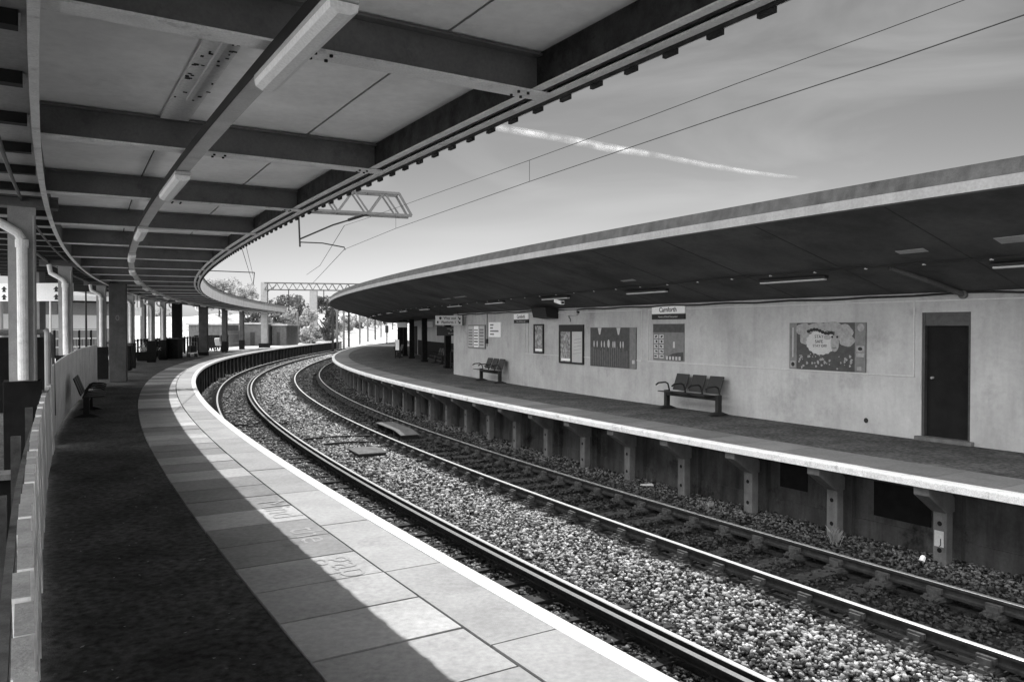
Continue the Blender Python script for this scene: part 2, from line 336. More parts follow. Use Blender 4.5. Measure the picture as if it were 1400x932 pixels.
# ------------------------------------------------------------------ ballast stones
def stones(name, regions):
    ico_v = np.array([(x, y, z) for z in (-.62, .62) for y in (-.62, .62) for x in (-.62, .62)])
    ico_f = np.array([(0, 2, 3), (0, 3, 1), (4, 5, 7), (4, 7, 6), (0, 1, 5), (0, 5, 4), (2, 6, 7), (2, 7, 3), (0, 4, 6), (0, 6, 2), (1, 3, 7), (1, 7, 5)])
    VV, TT = [], []
    for (s0, s1, o0, o1, dens, size) in regions:
        N = int((s1 - s0) * (o1 - o0) * dens)
        s = rng.uniform(s0, s1, N); o = rng.uniform(o0, o1, N)
        keep = np.ones(N, bool)
        for r in (N1, N2, F1, F2): keep &= (o - r < -0.15) | (o - r > .09)
        s, o = s[keep], o[keep]; N = len(s)
        z = np.interp(o, [p[0] for p in prof], [p[1] for p in prof])
        # stones lie lower over sleepers and in the four foot
        sl_ = ((s % 0.7) < 0.25) & (((o > N1 - .5) & (o < N2 + .5)) | ((o > F1 - .5) & (o < F2 + .5)))
        z = z + np.where(sl_, -.035, 0) + .012 * np.sin(s * 1.7 + o * 2.3) + rng.uniform(-.02, .024, N)
        x, y = Pn(s, o)
        sc = size * rng.uniform(.55, 1.3, (N, 1, 1)) * rng.uniform(.38, 1.25, (N, 1, 3))
        v = ico_v[None] * (1 + rng.uniform(-.42, .34, (N, 8, 3))) * sc
        q = rng.normal(size=(N, 4)); q /= np.linalg.norm(q, axis=1)[:, None]; a, b, c, d = q.T
        Rm = np.stack([1 - 2 * (c * c + d * d), 2 * (b * c - a * d), 2 * (b * d + a * c), 2 * (b * c + a * d), 1 - 2 * (b * b + d * d), 2 * (c * d - a * b), 2 * (b * d - a * c), 2 * (c * d + a * b), 1 - 2 * (b * b + c * c)], 1).reshape(N, 3, 3)
        v = np.einsum('nij,nkj->nki', Rm, v); v[:, :, 2] *= .75
        v += np.stack([x, y, z], 1)[:, None]
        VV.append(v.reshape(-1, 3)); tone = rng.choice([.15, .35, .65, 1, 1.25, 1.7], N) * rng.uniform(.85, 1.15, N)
        dirt_shade = np.interp(o + .25 * np.sin(s * 2.1) * np.sin(s * .77), [0, .6, 2.5, 2.9, 4.45, 4.9, 7.0, 7.5, 8], [.75, .8, .75, 1, 1, .13, .15, .30, .34])   # brake dust and oil, with canopy shade painted in, darken the right track
        for r in (N1, N2, F1, F2): dirt_shade = dirt_shade * np.interp(o - r, [-.42, -.26, 0, .14, .24], [1, .22, .15, .3, 1])  # oily dirt and painted shadow darken the stones beside each rail
        TT.append(np.repeat(tone * dirt_shade, 8))
    V = np.concatenate(VV); T = np.concatenate(TT); n = len(V) // 8
    F = (ico_f[None] + (np.arange(n) * 8)[:, None, None]).reshape(-1)
    me = bpy.data.meshes.new(name); me.vertices.add(len(V)); me.vertices.foreach_set('co', V.reshape(-1)); me.loops.add(len(F)); me.loops.foreach_set('vertex_index', F)
    me.polygons.add(len(F) // 3); me.polygons.foreach_set('loop_start', np.arange(0, len(F), 3)); me.polygons.foreach_set('loop_total', np.full(len(F) // 3, 3))
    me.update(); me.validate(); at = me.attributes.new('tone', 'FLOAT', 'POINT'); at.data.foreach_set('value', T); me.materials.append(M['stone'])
    o = bpy.data.objects.new(name, me); col.objects.link(o); o['kind'] = 'stuff'; tag(o, 'grey broken stone ballast around and between the two railway tracks', 'ballast')
    return o
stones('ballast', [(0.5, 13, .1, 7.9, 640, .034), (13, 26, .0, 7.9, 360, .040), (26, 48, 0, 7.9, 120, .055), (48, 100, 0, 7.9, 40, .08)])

# ------------------------------------------------------------------ rails and sleepers
def rail(o, label):
    prof_ = [(-.034, -.145), (.034, -.145), (.034, -.115), (.009, -.10), (.009, -.045), (.034, -.035), (.034, -.006), (.026, 0), (-.026, 0), (-.034, -.006), (-.034, -.035), (-.009, -.045), (-.009, -.10), (-.034, -.115)]
    g = MB(); n = 444; s0, s1 = -12, 210
    for i_, sm in enumerate((0,)):
        g.sweep([(o + a, RAIL + b) for a, b in prof_], s0, s1, .75)
    k = len(prof_); nf = len(g.f) - 2
    for f in range(nf):
        if f % k in (6, 7, 8): g.m[f] = 1
    r = g.build('rail', ['rust', 'steel_top']); tag(r, label, 'rail', 'bullhead rails of the two curving tracks'); return r
rail(N1, 'rail nearest the left platform, mostly hidden below its white edge')
rail(N2, 'bright rail on the right side of the left track, beside the pale ballast strip')
rail(F1, 'rail on the left side of the right track, along the edge of the ballast strip')
rail(F2, 'shaded rail nearest the concrete supports of the right platform')
g = MB(); g.sweep([(N2 - .165 + a, RAIL + b * .9) for a, b in [(-.034, -.115), (.034, -.115), (.034, -.10), (.008, -.09), (.008, -.045), (.034, -.035), (.034, -.004), (-.034, -.004), (-.034, -.035), (-.008, -.045), (-.008, -.09), (-.034, -.10)]], -12, 110, .75)
for f in range(len(g.f) - 2):
    if f % 12 == 6: g.m[f] = 1
tag(g.build('check_rail', ['rust', 'worn_steel']), 'dull check rail lying just left of the bright right rail of the left track', 'rail')
g = MB(); g.box(-1.28, 1.28, -.125, .125, -.135, 0)
sl_root = empty('sleeper', P(1.0, (N1 + N2) / 2, RAIL - .19), th(1.0))
g.build('timber', 'sleeper', sl_root)
def chair_mb(x):
    g = MB(); g.box(x - .19, x + .19, -.1, .1, 0.001, .035); g.box(x - .115, x - .036, -.065, .065, .035, .115); g.box(x + .036, x + .10, -.065, .065, .035, .125)
    g.box(x - .085, x - .04, -.09, .09, .075, .135)
    for q in (-.155, .15):
        for y in (-.05, .05): g.box(x + q - .02, x + q + .02, y - .02, y + .02, .035, .065)
    return g
for x in (-.7525, .7525): chair_mb(x).build('rail_chair', 'chair_iron', sl_root)
GS = 'timber sleepers under the curving tracks'
tag(sl_root, 'dark timber sleeper with rail chairs, half buried in ballast', 'sleeper', GS)
slp_far = MB(); slp_far.box(-1.28, 1.28, -.125, .125, -.135, 0)
i = 0
for tr, oc in (('left', (N1 + N2) / 2), ('right', (F1 + F2) / 2)):
    s = 1.0 if tr == 'left' else 1.25
    cnt = 0
    while cnt < 140:
        if not (tr == 'left' and cnt == 0):
            c = copy_thing(sl_root, P(s, oc, RAIL - .19 + (0 if cnt < 90 else 0)), th(s) + random.uniform(-.01, .01))
        s += .7; cnt += 1
# metal cover box between the tracks, conduits, and the ramped cover in the right track
r = empty('cover_plate', P(18.6, 3.55, -1.20), th(18.6)); g = MB(); g.box(-.38, .38, -.55, .55, .09, .12); g.build('lid', 'pillar', r, bevel=.01); g = MB(); g.box(-.34, .34, -.5, .5, 0, .09); g.build('box', 'grime', r)
tag(r, 'flat pale rectangular lid lying on ballast between the two tracks', 'cover')
r = empty('track_cover', P(22.4, 5.45, -1.22), th(22.4)); g = MB()
g.hexa([(-.28, -1.5, .12), (.28, -1.5, .12), (.28, -.8, .2), (-.28, -.8, .2), (-.28, -1.5, .14), (.28, -1.5, .14), (.28, -.8, .22), (-.28, -.8, .22)]); g.box(-.28, .28, -.8, 1.2, .2, .22)
g.build('top_plate', 'pillar', r)
for yy in (-1.4, -.7, .2, 1.1): g = MB(); g.box(-.25, .25, yy, yy + .06, -.02, .12 if yy < -1 else .2); g.build('bracket', 'rust', r)
tag(r, 'low grey bridging plate between the rails of the shaded right track', 'cover')
for sv, o0, o1, lab in ((20.6, 2.9, 4.3, 'dark conduit lying across the ballast just beyond the pale flat lid'), (21.9, 2.6, 4.5, 'dark conduit lying across the ballast, farther beyond the pale flat lid')):
    g = MB(); g.tube([P(sv, o0, -1.16), P(sv + .05, (o0 + o1) / 2, -1.15), P(sv - .1, o1, -1.16)], .03); tag(g.build('conduit', 'wire'), lab, 'conduit')

# ------------------------------------------------------------------ supports under the right platform edge
pl = empty('platform_support', P(5.55, 7.6, -1.30), th(5.55))
g = MB(); g.box(-.07, .09, -.095, .095, 0, .90); g.build('post', 'pillar', pl, bevel=.012)
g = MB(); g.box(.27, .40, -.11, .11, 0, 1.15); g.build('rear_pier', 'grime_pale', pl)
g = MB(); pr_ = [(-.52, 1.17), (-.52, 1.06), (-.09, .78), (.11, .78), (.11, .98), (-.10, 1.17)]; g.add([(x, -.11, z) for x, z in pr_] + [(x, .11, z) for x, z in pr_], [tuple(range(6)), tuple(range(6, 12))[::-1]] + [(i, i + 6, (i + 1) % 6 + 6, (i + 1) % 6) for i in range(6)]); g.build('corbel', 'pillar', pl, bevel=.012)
for zz in (.25, .62): g = MB(); g.add([(-.072, .035 * math.cos(k * math.pi / 4), zz + .035 * math.sin(k * math.pi / 4)) for k in range(8)], [tuple(range(8))[::-1]]); g.build('bolt_hole', 'black', pl)
tag(pl, 'grey concrete support post of the right platform, nearest whole one, with a small white plate', 'support post', 'concrete posts under the right platform edge')
plate = MB(); plate.box(-.076, -.071, -.06, .07, .30, .52); plate.build('number_plate', 'sign_grey', pl)
text('J', .12, 'ink', pl, (-.079, -.02, .37), (math.pi / 2, 0, -math.pi / 2))
s = 5.55 - 1.8
first = copy_thing(pl, P(s, 7.6, -1.30), th(s), 'grey concrete support post of the right platform, cut by the right edge of the photo')
for ch in list(first.children):
    if ch.name.startswith(('number_plate', 'lettering')): bpy.data.objects.remove(ch)
s = 5.55 + 1.8
nth = ['second', 'third', 'fourth', 'fifth', 'sixth', 'seventh', 'eighth', 'ninth', 'tenth']
k = 0
while s < 100:
    lab = ('%s concrete support post from the one with the white plate, going away' % nth[k]) if k < 9 else 'far concrete support post in the dark row under the curving right platform'
    copy_thing(first, P(s, 7.6, -1.30), th(s), lab); s += 1.8; k += 1
# supports below the left platform, seen only where the edge curves back
g0 = None; s = 36.0
while s < 104:
    if g0 is None:
        g0 = empty('platform_support', P(s, -.14, -1.35), th(s)); g = MB(); g.box(-.05, .11, -.11, .11, 0, 1.25); g.build('post', 'grime', g0)
        tag(g0, 'dark support post in the shadowed face below the curved left platform', 'support post', 'dark posts under the curved left platform edge')
    else: copy_thing(g0, P(s, -.14, -1.35), th(s))
    s += 1.8

# ------------------------------------------------------------------ station building on the right
bl = empty('station_building', P(10, WALL, 0), world=True)
H_W = 2.66
DS0, DS1 = 6.92, 7.86       # door opening
g = MB(); g.cbox(DS1, 32.3, WALL, WALL + .25, -.05, H_W, 1.0); g.cbox(-8, DS0, WALL, WALL + .25, -.05, H_W, 1.0); g.cbox(DS0, DS1, WALL, WALL + .25, 2.30, H_W)
g.cbox(32.05, 32.3, WALL + .25, 13.4, -.05, 2.62)
g.build('wall', 'wall_paint', bl)
g = MB(); w_ = .022
def ridge(s0, s1, z0, z1, d=.018): g.cbox(s0, s1, WALL - d, WALL + .01, z0, z1)
for (a, b, z0, z1) in ((8.0, 16.2, 1.12, 2.50), (16.5, 24.0, 1.12, 2.50)):
    ridge(a, b, z0, z0 + w_); ridge(a, b, z1, z1 + w_); ridge(a, a + w_, z0 + w_, z1); ridge(b - w_, b, z0 + w_, z1)
ridge(-8, 7.99, 2.5, 2.52)
g.build('panel_moulding', 'trim_paint', bl)
door = MB(); door.cbox(DS0 + .05, DS1 - .05, WALL + .10, WALL + .15, .05, 2.07); dr = door.build('door', 'door', bl)
g = MB(); g.cbox(DS0 + .001, DS0 + .05, WALL + .02, WALL + .2, .04, 2.30); g.cbox(DS1 - .05, DS1 - .001, WALL + .02, WALL + .2, .04, 2.30); g.cbox(DS0 + .05, DS1 - .05, WALL + .03, WALL + .2, 2.06, 2.298); g.build('door_frame', 'sign_dark', bl)
g = MB(); hp = P(DS1 - .18, WALL + .085, 1.12); g.tube([hp, P(DS1 - .18, WALL + .03, 1.12)], .022, 10); hd = g.build('handle', 'bench_light', bl)
g = MB(); g.cbox(DS0 - .08, DS1 + .08, WALL - .10, WALL + .2, -.02, .055); g.build('doorstep', 'pillar', bl, bevel=.01)
# open shelter beyond the corner
g = MB(); g.cbox(32.3, 84, 13.4, 13.6, -.05, 2.62, 1.2); g.build('rear_wall', 'wall_paint', bl)
g = MB(); g.cbox(40, 60, 13.36, 13.395, .0, 1.15, 1.2); g.build('dark_dado', 'door', bl)
g = MB(); g.cbox(61, 66, 13.36, 13.395, .0, 2.2, 1.2); g.build('doorway', 'black', bl)
tag(bl, 'long pale rendered station building with one dark door on the right platform', 'building')
# vent hole and downpipe bits on wall
g = MB(); g.disk(0, 0, .045, .05, .012, 14, .01); v = wallroot('wall_vent', 9.05, .22); g.build('vent_cover', 'ink', v); tag(v, 'small round black hole low in the pale wall left of the dark door', 'vent')

# right canopy
def soff(o): return 2.655 + (WALL - o) * .272
rc = empty('platform_canopy', P(10, 9, 3.0), world=True)
RS0, RS1 = -8, 92
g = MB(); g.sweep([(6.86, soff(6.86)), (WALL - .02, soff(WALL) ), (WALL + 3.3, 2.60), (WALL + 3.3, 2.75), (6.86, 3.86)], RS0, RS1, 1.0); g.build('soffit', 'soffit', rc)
g = MB(); g.sweep([(6.78, 3.70), (6.86, 3.69), (6.86, 3.85), (6.78, 3.84)], RS0, RS1, 1.0); g.build('pale_fascia', 'fascia_pale', rc)
g = MB(); g.sweep([(6.81, 3.845), (6.95, 3.865), (6.95, 4.05), (6.87, 4.05)], RS0, RS1, 1.0); g.build('felt_upstand', 'fascia_felt', rc)
g = MB(); g.sweep([(6.95, 3.861), (WALL + 3.5, 2.9), (WALL + 3.5, 2.98), (6.95, 3.98)], RS0, RS1, 1.5); g.build('roof', 'roof', rc)
g = MB()
for (s0, s1, o0, o1) in ((6.45, 6.95, 8.50, 8.66), (4.8, 5.3, 8.35, 8.6), (14.2, 14.75, 8.72, 8.84), (25.1, 26.4, 8.75, 8.86), (27.0, 28.0, 8.8, 8.9)):
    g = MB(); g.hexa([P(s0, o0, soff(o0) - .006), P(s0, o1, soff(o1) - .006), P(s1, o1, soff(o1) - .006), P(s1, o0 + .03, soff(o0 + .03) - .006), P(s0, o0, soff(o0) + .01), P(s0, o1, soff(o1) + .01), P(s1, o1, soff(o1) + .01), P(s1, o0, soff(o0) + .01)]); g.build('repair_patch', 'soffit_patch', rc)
tag(rc, 'dark-soffited cantilever canopy curving over the right platform with pale fascia edge', 'canopy')
g = MB()
for a in np.arange(-6, 90, 2.4):
    g.hexa([P(a, 6.9, soff(6.9) - .004), P(a + .02, 6.9, soff(6.9) - .004), P(a + .02, WALL - .03, soff(WALL) - .003), P(a, WALL - .03, soff(WALL) - .003), P(a, 6.9, soff(6.9) + .004), P(a + .02, 6.9, soff(6.9) + .004), P(a + .02, WALL - .03, soff(WALL) + .004), P(a, WALL - .03, soff(WALL) + .004)])
jo = g.build('board_joints', 'soffit_joint', rc); jo['kind'] = 'stuff'
# conduit line on the soffit with little clips
g = MB(); g.tube([P(a, 9.08 + min(.35, max(0, (a - 10) * .02)), soff(9.08 + min(.35, max(0, (a - 10) * .02))) - .03) for a in np.arange(-4, 88, 1.2)], .018, 6)
cd = empty('soffit_conduit', P(5, 9.1, 3.0), world=True); g.build('pipe', 'wire', cd); g = MB()
for a in np.arange(-2, 40, 1.1):
    oo = 9.08 + min(.35, max(0, (a - 10) * .02)); q = P(a, oo, soff(oo) - .035); g.box(q[0] - .02, q[0] + .02, q[1] - .02, q[1] + .02, q[2] - .025, q[2] + .0)
g.build('clip', 'sign_grey', cd); tag(cd, 'thin cable conduit clipped along the dark soffit of the right canopy', 'conduit')
# strip lights under the right canopy
lt = [(9.82, 9.38), (14.7, 9.50), (24.1, 9.52), (28.5, 9.52), (33.4, 9.6), (19.4, 9.5), (5.0, 9.35), (38, 9.6), (42.5, 9.62), (47, 9.65), (51.5, 9.68), (56, 9.7), (60.5, 9.72)]
ll = ['third', 'fourth', '', '', '', '', '', '', '', '', '']
order = sorted(lt); names = ['nearest', 'second', 'third', 'fourth', 'fifth', 'sixth', 'seventh', 'eighth', 'ninth', 'tenth', 'eleventh', 'twelfth', 'thirteenth']
for i, (s, o) in enumerate(order):
    z = soff(o) - .012
    if i == 0:
        r0 = empty('strip_light', P(s, o, z), th(s)); L_ = .80
        g = MB(); g.box(-.055, .055, -L_, L_, -.05, 0); g.build('housing', 'bench', r0, bevel=.008)
        g = MB(); g.box(-.05, .05, -L_ * .96, L_ * .96, -.085, -.052); g.build('diffuser', 'lamp_dim', r0, bevel=.012); r = r0
    else: r = copy_thing(r0, P(s, o, z), th(s))
    tag(r, '%s strip light under the right canopy, counting from the right edge of the photo' % names[i], 'light', 'strip lights under the right canopy')
# bracket and cables over the door
g = MB(); g.tube([P(7.5, 9.2, soff(9.2) - .02), P(7.2, 9.9, 2.80), P(7.05, WALL - .02, 2.60)], .045, 10); b_ = g.build('drain_pipe', 'concrete_col'); tag(b_, 'dark sloping pipe running from soffit to the wall above the dark door', 'pipe')
c_ = MB(); c_.tube([P(7.05, WALL - .06, 2.60), P(7.05, WALL + .02, 2.60)], .075, 14); c_.build('round_flange', 'pillar', None).parent = b_
g = MB(); pts = []
for a in np.arange(-3, 32, .5): pts.append(P(a, WALL - .03, 2.60 + .012 * math.sin(a * 3) + (.03 * math.sin(a * 1.1) if 4 < a < 9 else 0)))
g.tube(pts, .022, 6); tag(g.build('wall_cable', 'wire'), 'black cable running along the top of the pale wall', 'cable')
# camera and speaker box near the ceiling
r = empty('cctv_camera', P(19.3, 9.55, soff(9.55) - .01), th(19.3)); g = MB(); g.tube([(0, 0, 0), (0, 0, -.10)], .025); g.build('mount', 'sign_grey', r)
g = MB(); g.hexa([(-.07, -.25, -.24), (.07, -.25, -.24), (.07, .15, -.16), (-.07, .15, -.16), (-.07, -.25, -.12), (.07, -.25, -.12), (.07, .15, -.06), (-.07, .15, -.06)]); g.build('body', 'sign_white', r, bevel=.015)
g = MB(); g.box(-.04, .04, -.265, -.25, -.21, -.15); g.build('lens', 'ink', r); tag(r, 'small white security camera hanging from the soffit beside a strip light', 'camera')
r = wallroot('wall_speaker', 21.9, 2.33); g = MB(); g.hexa([(-.5, -.42, .05), (.48, -.42, .05), (.48, .0, .0), (-.5, .0, .0), (-.5, -.50, .36), (.5, -.50, .36), (.5, .0, .36), (-.5, .0, .36)]); g.build('cabinet', 'ink', r)
g = MB(); g.hexa([(-.95, -.02, .15), (-.62, -.02, .0), (-.62, .0, .0), (-.95, .0, .15), (-1.1, -.3, .34), (-.55, -.3, .34), (-.55, 0, .34), (-1.1, 0, .34)]); g.build('wedge_bracket', 'sign_mid', r)
tag(r, 'black boxy information screen high on wall beside the tall narrow framed poster', 'screen')
r = wallroot('junction_box', 20.45, 2.42); g = MB(); g.rect(-.38, .38, 0, .17, .07, .07); g.build('case', 'wall_paint', r, bevel=.006); g = MB(); g.tube([(-.1, -.05, .0), (-.1, -.05, -.08), (-.02, -.05, -.1), (-.02, -.05, -.2)], .012, 6); g.tube([(.38, -.03, .1), (.48, -.03, .1)], .03, 8); g.build('cable_tail', 'ink', r)
tag(r, 'small pale junction box with dark cable tail above the twin framed posters', 'box')

# ------------------------------------------------------------------ signs and posters on the wall
def station_sign(s, w, z0, z1, label, sub=True):
    r = wallroot('station_sign', s, z0); h = z1 - z0; hw = w / 2
    g = MB(); g.rect(-hw, hw, h * .42, h, .035, .03); g.build('name_panel', 'sign_white', r); g = MB(); g.rect(-hw, hw, 0, h * .38, .033, .03); g.build('lower_panel', 'ink', r)
    text('Carnforth', h * .50, 'ink', r, (0, -.037, h * .70), bold=.003); text('Home of Brief Encounter', h * .22, 'sign_grey', r, (0, -.035, h * .19))
    tag(r, label, 'sign', 'station name signs'); return r
station_sign(15.29, 1.32, 2.25, 2.60, 'white and black Carnforth station name sign above the dark picture poster near the right bench')
station_sign(24.3, 1.2, 2.20, 2.53, 'farther Carnforth station name sign, left of the black screen')
# sheep poster
r = wallroot('mural_poster', 10.04, 1.15); W2 = .92; H2 = .98
g = MB(); g.rect(-W2, W2, 0, H2, .02, .018); g.build('board', 'sign_dark', r)
g = MB(); g.rect(-W2, -W2 + .19, 0, H2, .0225, .002); g.build('side_strip', 'sign_mid', r); g = MB(); g.rect(W2 - .24, W2, 0, H2, .0225, .002); g.build('side_strip', 'sign_mid', r)
g = MB()
for (cx, cz, rx, rz) in ((-.55, .84, .2, .13), (-.2, .86, .25, .12), (.15, .9, .25, .1), (.42, .78, .22, .17), (-.5, .65, .15, .13), (.5, .62, .18, .12)): g.disk(cx, cz, rx, rz, .0225 + random.random() * .001, 22, .001, .06, 5)
g.build('cloud_pattern', 'cloud_grey', r)
g = MB(); g.disk(-.12, .57, .36, .25, .0255, 72, .002, .035, 18); g.build('sheep_body', 'sign_grey', r)
g = MB(); g.disk(.22, .56, .10, .17, .0285, 24, .002); g.disk(.04, .68, .09, .05, .0272, 16, .001); g.disk(.38, .66, .10, .05, .0272, 16, .001); g.build('sheep_face', 'cloud_grey', r)
g = MB(); g.disk(.16, .69, .025, .025, .031, 12); g.disk(.28, .69, .025, .025, .031, 12)
for k in range(9): g.disk(-.42 + k * .07, .80 + .04 * math.sin(k * .7), .045, .035, .030 + k * .0002, 12, .001)
g.tube([(.16, -.031, .48), (.21, -.031, .46), (.26, -.031, .48)], .005, 5); g.build('eyes', 'ink', r)
text('STAY', .095, 'ink', r, (-.16, -.029, .69)); text('SAFE', .095, 'ink', r, (-.16, -.029, .59)); text('STAY OFF', .08, 'ink', r, (-.14, -.029, .50))
g = MB(); random.seed(3)
for k in range(46):
    q = random.uniform(.008, .032); g.disk(random.uniform(-.68, .62), random.uniform(.04, .33), q, q * random.uniform(.7, 1.4), .0225 + k * .00005, 8, .0005, .2, 3)
g.rect(-W2 + .025, -W2 + .165, .03, .17, .0245, .001); g.rect(W2 - .21, W2 - .03, .40, .52, .0245, .001); g.rect(W2 - .21, W2 - .03, .30, .38, .0245, .001); g.disk(W2 - .11, .88, .075, .075, .0245, 20, .001); g.rect(W2 - .19, W2 - .09, .04, .11, .0245, .001)
g.build('small_motifs', 'cloud_grey', r)
g = MB(); g.disk(-W2 + .095, .10, .045, .045, .026, 14); g.disk(W2 - .12, .46, .05, .035, .026, 14); g.build('badge', 'ink', r)
g = MB(); g.rect(-W2 + .08, -W2 + .105, .25, .88, .0245, .001); g.build('side_caption', 'sign_grey', r)
tag(r, 'wide dark childlike poster with a pale sheep reading STAY SAFE STAY OFF', 'poster')
# picture poster below sign
r = wallroot('picture_poster', 15.29, 1.17); g = MB(); g.rect(-.62, .62, 0, .96, .02, .018); g.build('board', 'sign_mid', r)
g = MB(); g.rect(-.62, .62, .74, .96, .0225, .002); g.prism([(-.1, .02), (.6, .02), (.6, .24), (.2, .20), (-.1, .08)], .0225, .002); g.build('dark_area', 'sign_dark', r)
g = MB()
for a in range(2):
    for b in range(5): g.rect(-.58 + a * .22, -.40 + a * .22, .06 + b * .13, .16 + b * .13, .0225 + .0002 * b, .001)
for k in range(5): g.rect(-.08 + k * .125, .0 + k * .125, .03, .12, .025, .001)
g.rect(.2, .27, .34, .50, .0225, .001); g.build('thumbnail', 'sign_grey', r)
g = MB()
for a in range(2):
    for b in range(5): g.disk(-.49 + a * .22 + random.uniform(-.02, .02), .11 + b * .13, .05, .025, .025, 9, .001, .3, 2, b)
g.build('thumbnail_detail', 'ink', r); tag(r, 'dark poster with small thumbnail pictures directly below the nearer Carnforth sign', 'poster')
# striped photograph poster
r = wallroot('photo_poster', 18.0, .89); g = MB(); g.rect(-1.16, 1.16, 0, 1.15, .02, .018); g.build('board', 'sign_dark', r)
g = MB()
for k in range(20):
    x = -1.08 + k * .095; g.rect(x, x + .022, .02, random.uniform(.45, .62), .0225, .001)
g.rect(.86, 1.16, 0, 1.15, .0225, .001); g.build('stripes', 'sign_mid', r)
g = MB()
for x, hh in ((-.65, .2), (.32, .2)): g.prism([(x - .1, 1.14), (x + .1, 1.14), (x + .03, 1.14 - hh), (x - .03, 1.14 - hh)], .0235, .001)
for x in (-.78, -.55, .14, .42, -.95, -.4, .05, .55): g.disk(x, .66, .03, .10, .0235, 10, .001)
g.disk(-.18, .68, .06, .12, .0233, 12, .001); g.rect(.98, 1.1, .14, .24, .0245, .001)
g.build('highlights', 'sign_grey', r)
tag(r, 'wide dark photographic poster with vertical stripes between twin frame and Carnforth sign', 'poster')
def framed(s, w, z0, z1, cols, label, head=0, fm='ink'):
    r = wallroot('framed_poster', s, z0); h = z1 - z0; hw = w / 2; t = .055
    g = MB(); g.rect(-hw, hw, 0, t, .05, .05); g.rect(-hw, hw, h - t - head, h, .05, .05); g.rect(-hw, -hw + t, t, h - t - head, .05, .05); g.rect(hw - t, hw, t, h - t - head, .05, .05)
    if cols == 2: g.rect(-t / 2, t / 2, t, h - t - head, .05, .05)
    g.build('frame', fm, r)
    for c in range(cols):
        x0 = -hw + t + c * (w - 2 * t) / cols + (t / 2 if c else 0); x1 = -hw + t + (c + 1) * (w - 2 * t) / cols - (t / 2 if c == 0 and cols == 2 else 0)
        g = MB(); g.rect(x0, x1, t, h - t - head, .02, .018); p = g.build('sheet', 'poster_photo' if c == 0 else 'sign_grey', r)
        g = MB()
        if c == 0: g.rect(x0 + .04, x1 - .04, t + .03, t + .10, .0215, .001)
        else:
            for k in range(5): zz = t + .25 + k * .11; g.prism([(x0 + .08 + .02 * k, zz), (x1 - .1, zz + .05), (x1 - .1, zz + .065), (x0 + .08 + .02 * k, zz + .02)], .0215, .001)
        g.build('print', 'sign_white' if c == 0 else 'cloud_grey', r)
    tag(r, label, 'poster'); return r
framed(20.45, 1.5, .90, 2.13, 2, 'black twin frame holding a dark poster and a pale poster side by side', .16)
framed(22.82, .72, 1.16, 2.16, 1, 'narrow single black-framed poster under the black screen')
r = wallroot('notice_case', 29.0, 1.2); g = MB(); g.rect(-1.0, 1.0, 0, .96, .04, .04); g.build('case', 'sign_mid', r)
for k, m_ in enumerate(('sign_grey', 'sign_white', 'sign_grey')):
    g = MB(); g.rect(-.95 + k * .65, -.37 + k * .65, .05, .91, .043, .002); g.build('sheet', m_, r)
    g = MB(); [g.rect(-.9 + k * .65, -.45 + k * .65, .12 + j * .12, .16 + j * .12 + random.uniform(0, .04), .046, .001) for j in range(6)]; g.build('print', 'sign_mid', r)
g = MB(); g.rect(1.05, 1.25, .22, .40, .05, .05); g.build('lock_box', 'ink', r)
tag(r, 'pale three-bay notice case near the far corner of the wall', 'notice board')
r = wallroot('notice', 26.9, 1.68); g = MB(); g.rect(-.6, .6, 0, .57, .03, .03); g.build('panel', 'sign_white', r); g = MB()
for k, wd in enumerate((.35, .3, .85, .4)): g.rect(-.45, -.45 + wd, .44 - k * .12, .50 - k * .12, .033, .002)
g.build('print', 'sign_mid', r); tag(r, 'white notice with four lines of print right of the three-bay case', 'notice')
r = wallroot('drop_conduit', 27.75, 1.3); g = MB(); g.tube([(0, -.02, 0), (0, -.02, 1.3)], .015, 6); tag(r, None); g.build('pipe', 'sign_mid', r); tag(r, 'thin vertical conduit on the wall between notice case and white notice', 'conduit')
r = wallroot('drop_conduit', 23.7, 1.15); g = MB(); g.tube([(0, -.02, 0), (0, -.02, 1.35)], .012, 6); g.build('pipe', 'sign_grey', r); tag(r, 'thin vertical conduit on the wall left of the narrow framed poster', 'conduit')

# hanging direction sign + dark train display at the corner
def hung(name, pl_s, o, z0, z1, w, m_):
    r = empty(name, P(pl_s, o, z0), -.05); h = z1 - z0
    g = MB(); g.box(-w / 2, w / 2, -.05, .05, 0, h); g.build('panel', m_, r); g = MB(); [g.tube([(x, 0, h), (x, 0, h + .25)], .015, 6) for x in (-w / 3, w / 3)]; g.build('hanger', 'ink', r); return r
r = hung('direction_sign', 30.8, 10.0, 2.16, 2.56, 1.15, 'sign_grey')
text('Way out', .15, 'ink', r, (.04, -.053, .29), bold=.003); text('Platform 1', .15, 'ink', r, (.0, -.053, .11), bold=.003)
g = MB(); g.disk(-.36, .29, .055, .06, .053, 16, .002); g.disk(-.47, .12, .035, .06, .053, 10, .002)
for zz in (.27, .10): g.prism([(.50, zz - .05), (.50, zz + .05), (.47, zz + .02), (.41, zz + .08), (.38, zz + .05), (.44, zz - .01), (.40, zz - .05)], .053, .002)
g.build('pictogram', 'ink', r); g = MB(); g.box(.575, .62, -.06, .06, -.02, .42); g.build('end_cap', 'ink', r)
tag(r, 'grey hanging direction sign with arrows above the dark train display', 'sign')
r = hung('train_display', 33.5, 10.8, 1.68, 2.10, 1.15, 'ink')
g = MB(); g.box(-.1, .45, -.055, -.052, .30, .34)
g.build('amber_line', 'sign_mid', r); text('1st  Train', .09, 'sign_grey', r, (.2, -.055, .25)); text('On time', .09, 'sign_grey', r, (.1, -.055, .11))
tag(r, 'black electronic train display with faint lines of text under the direction sign', 'display')

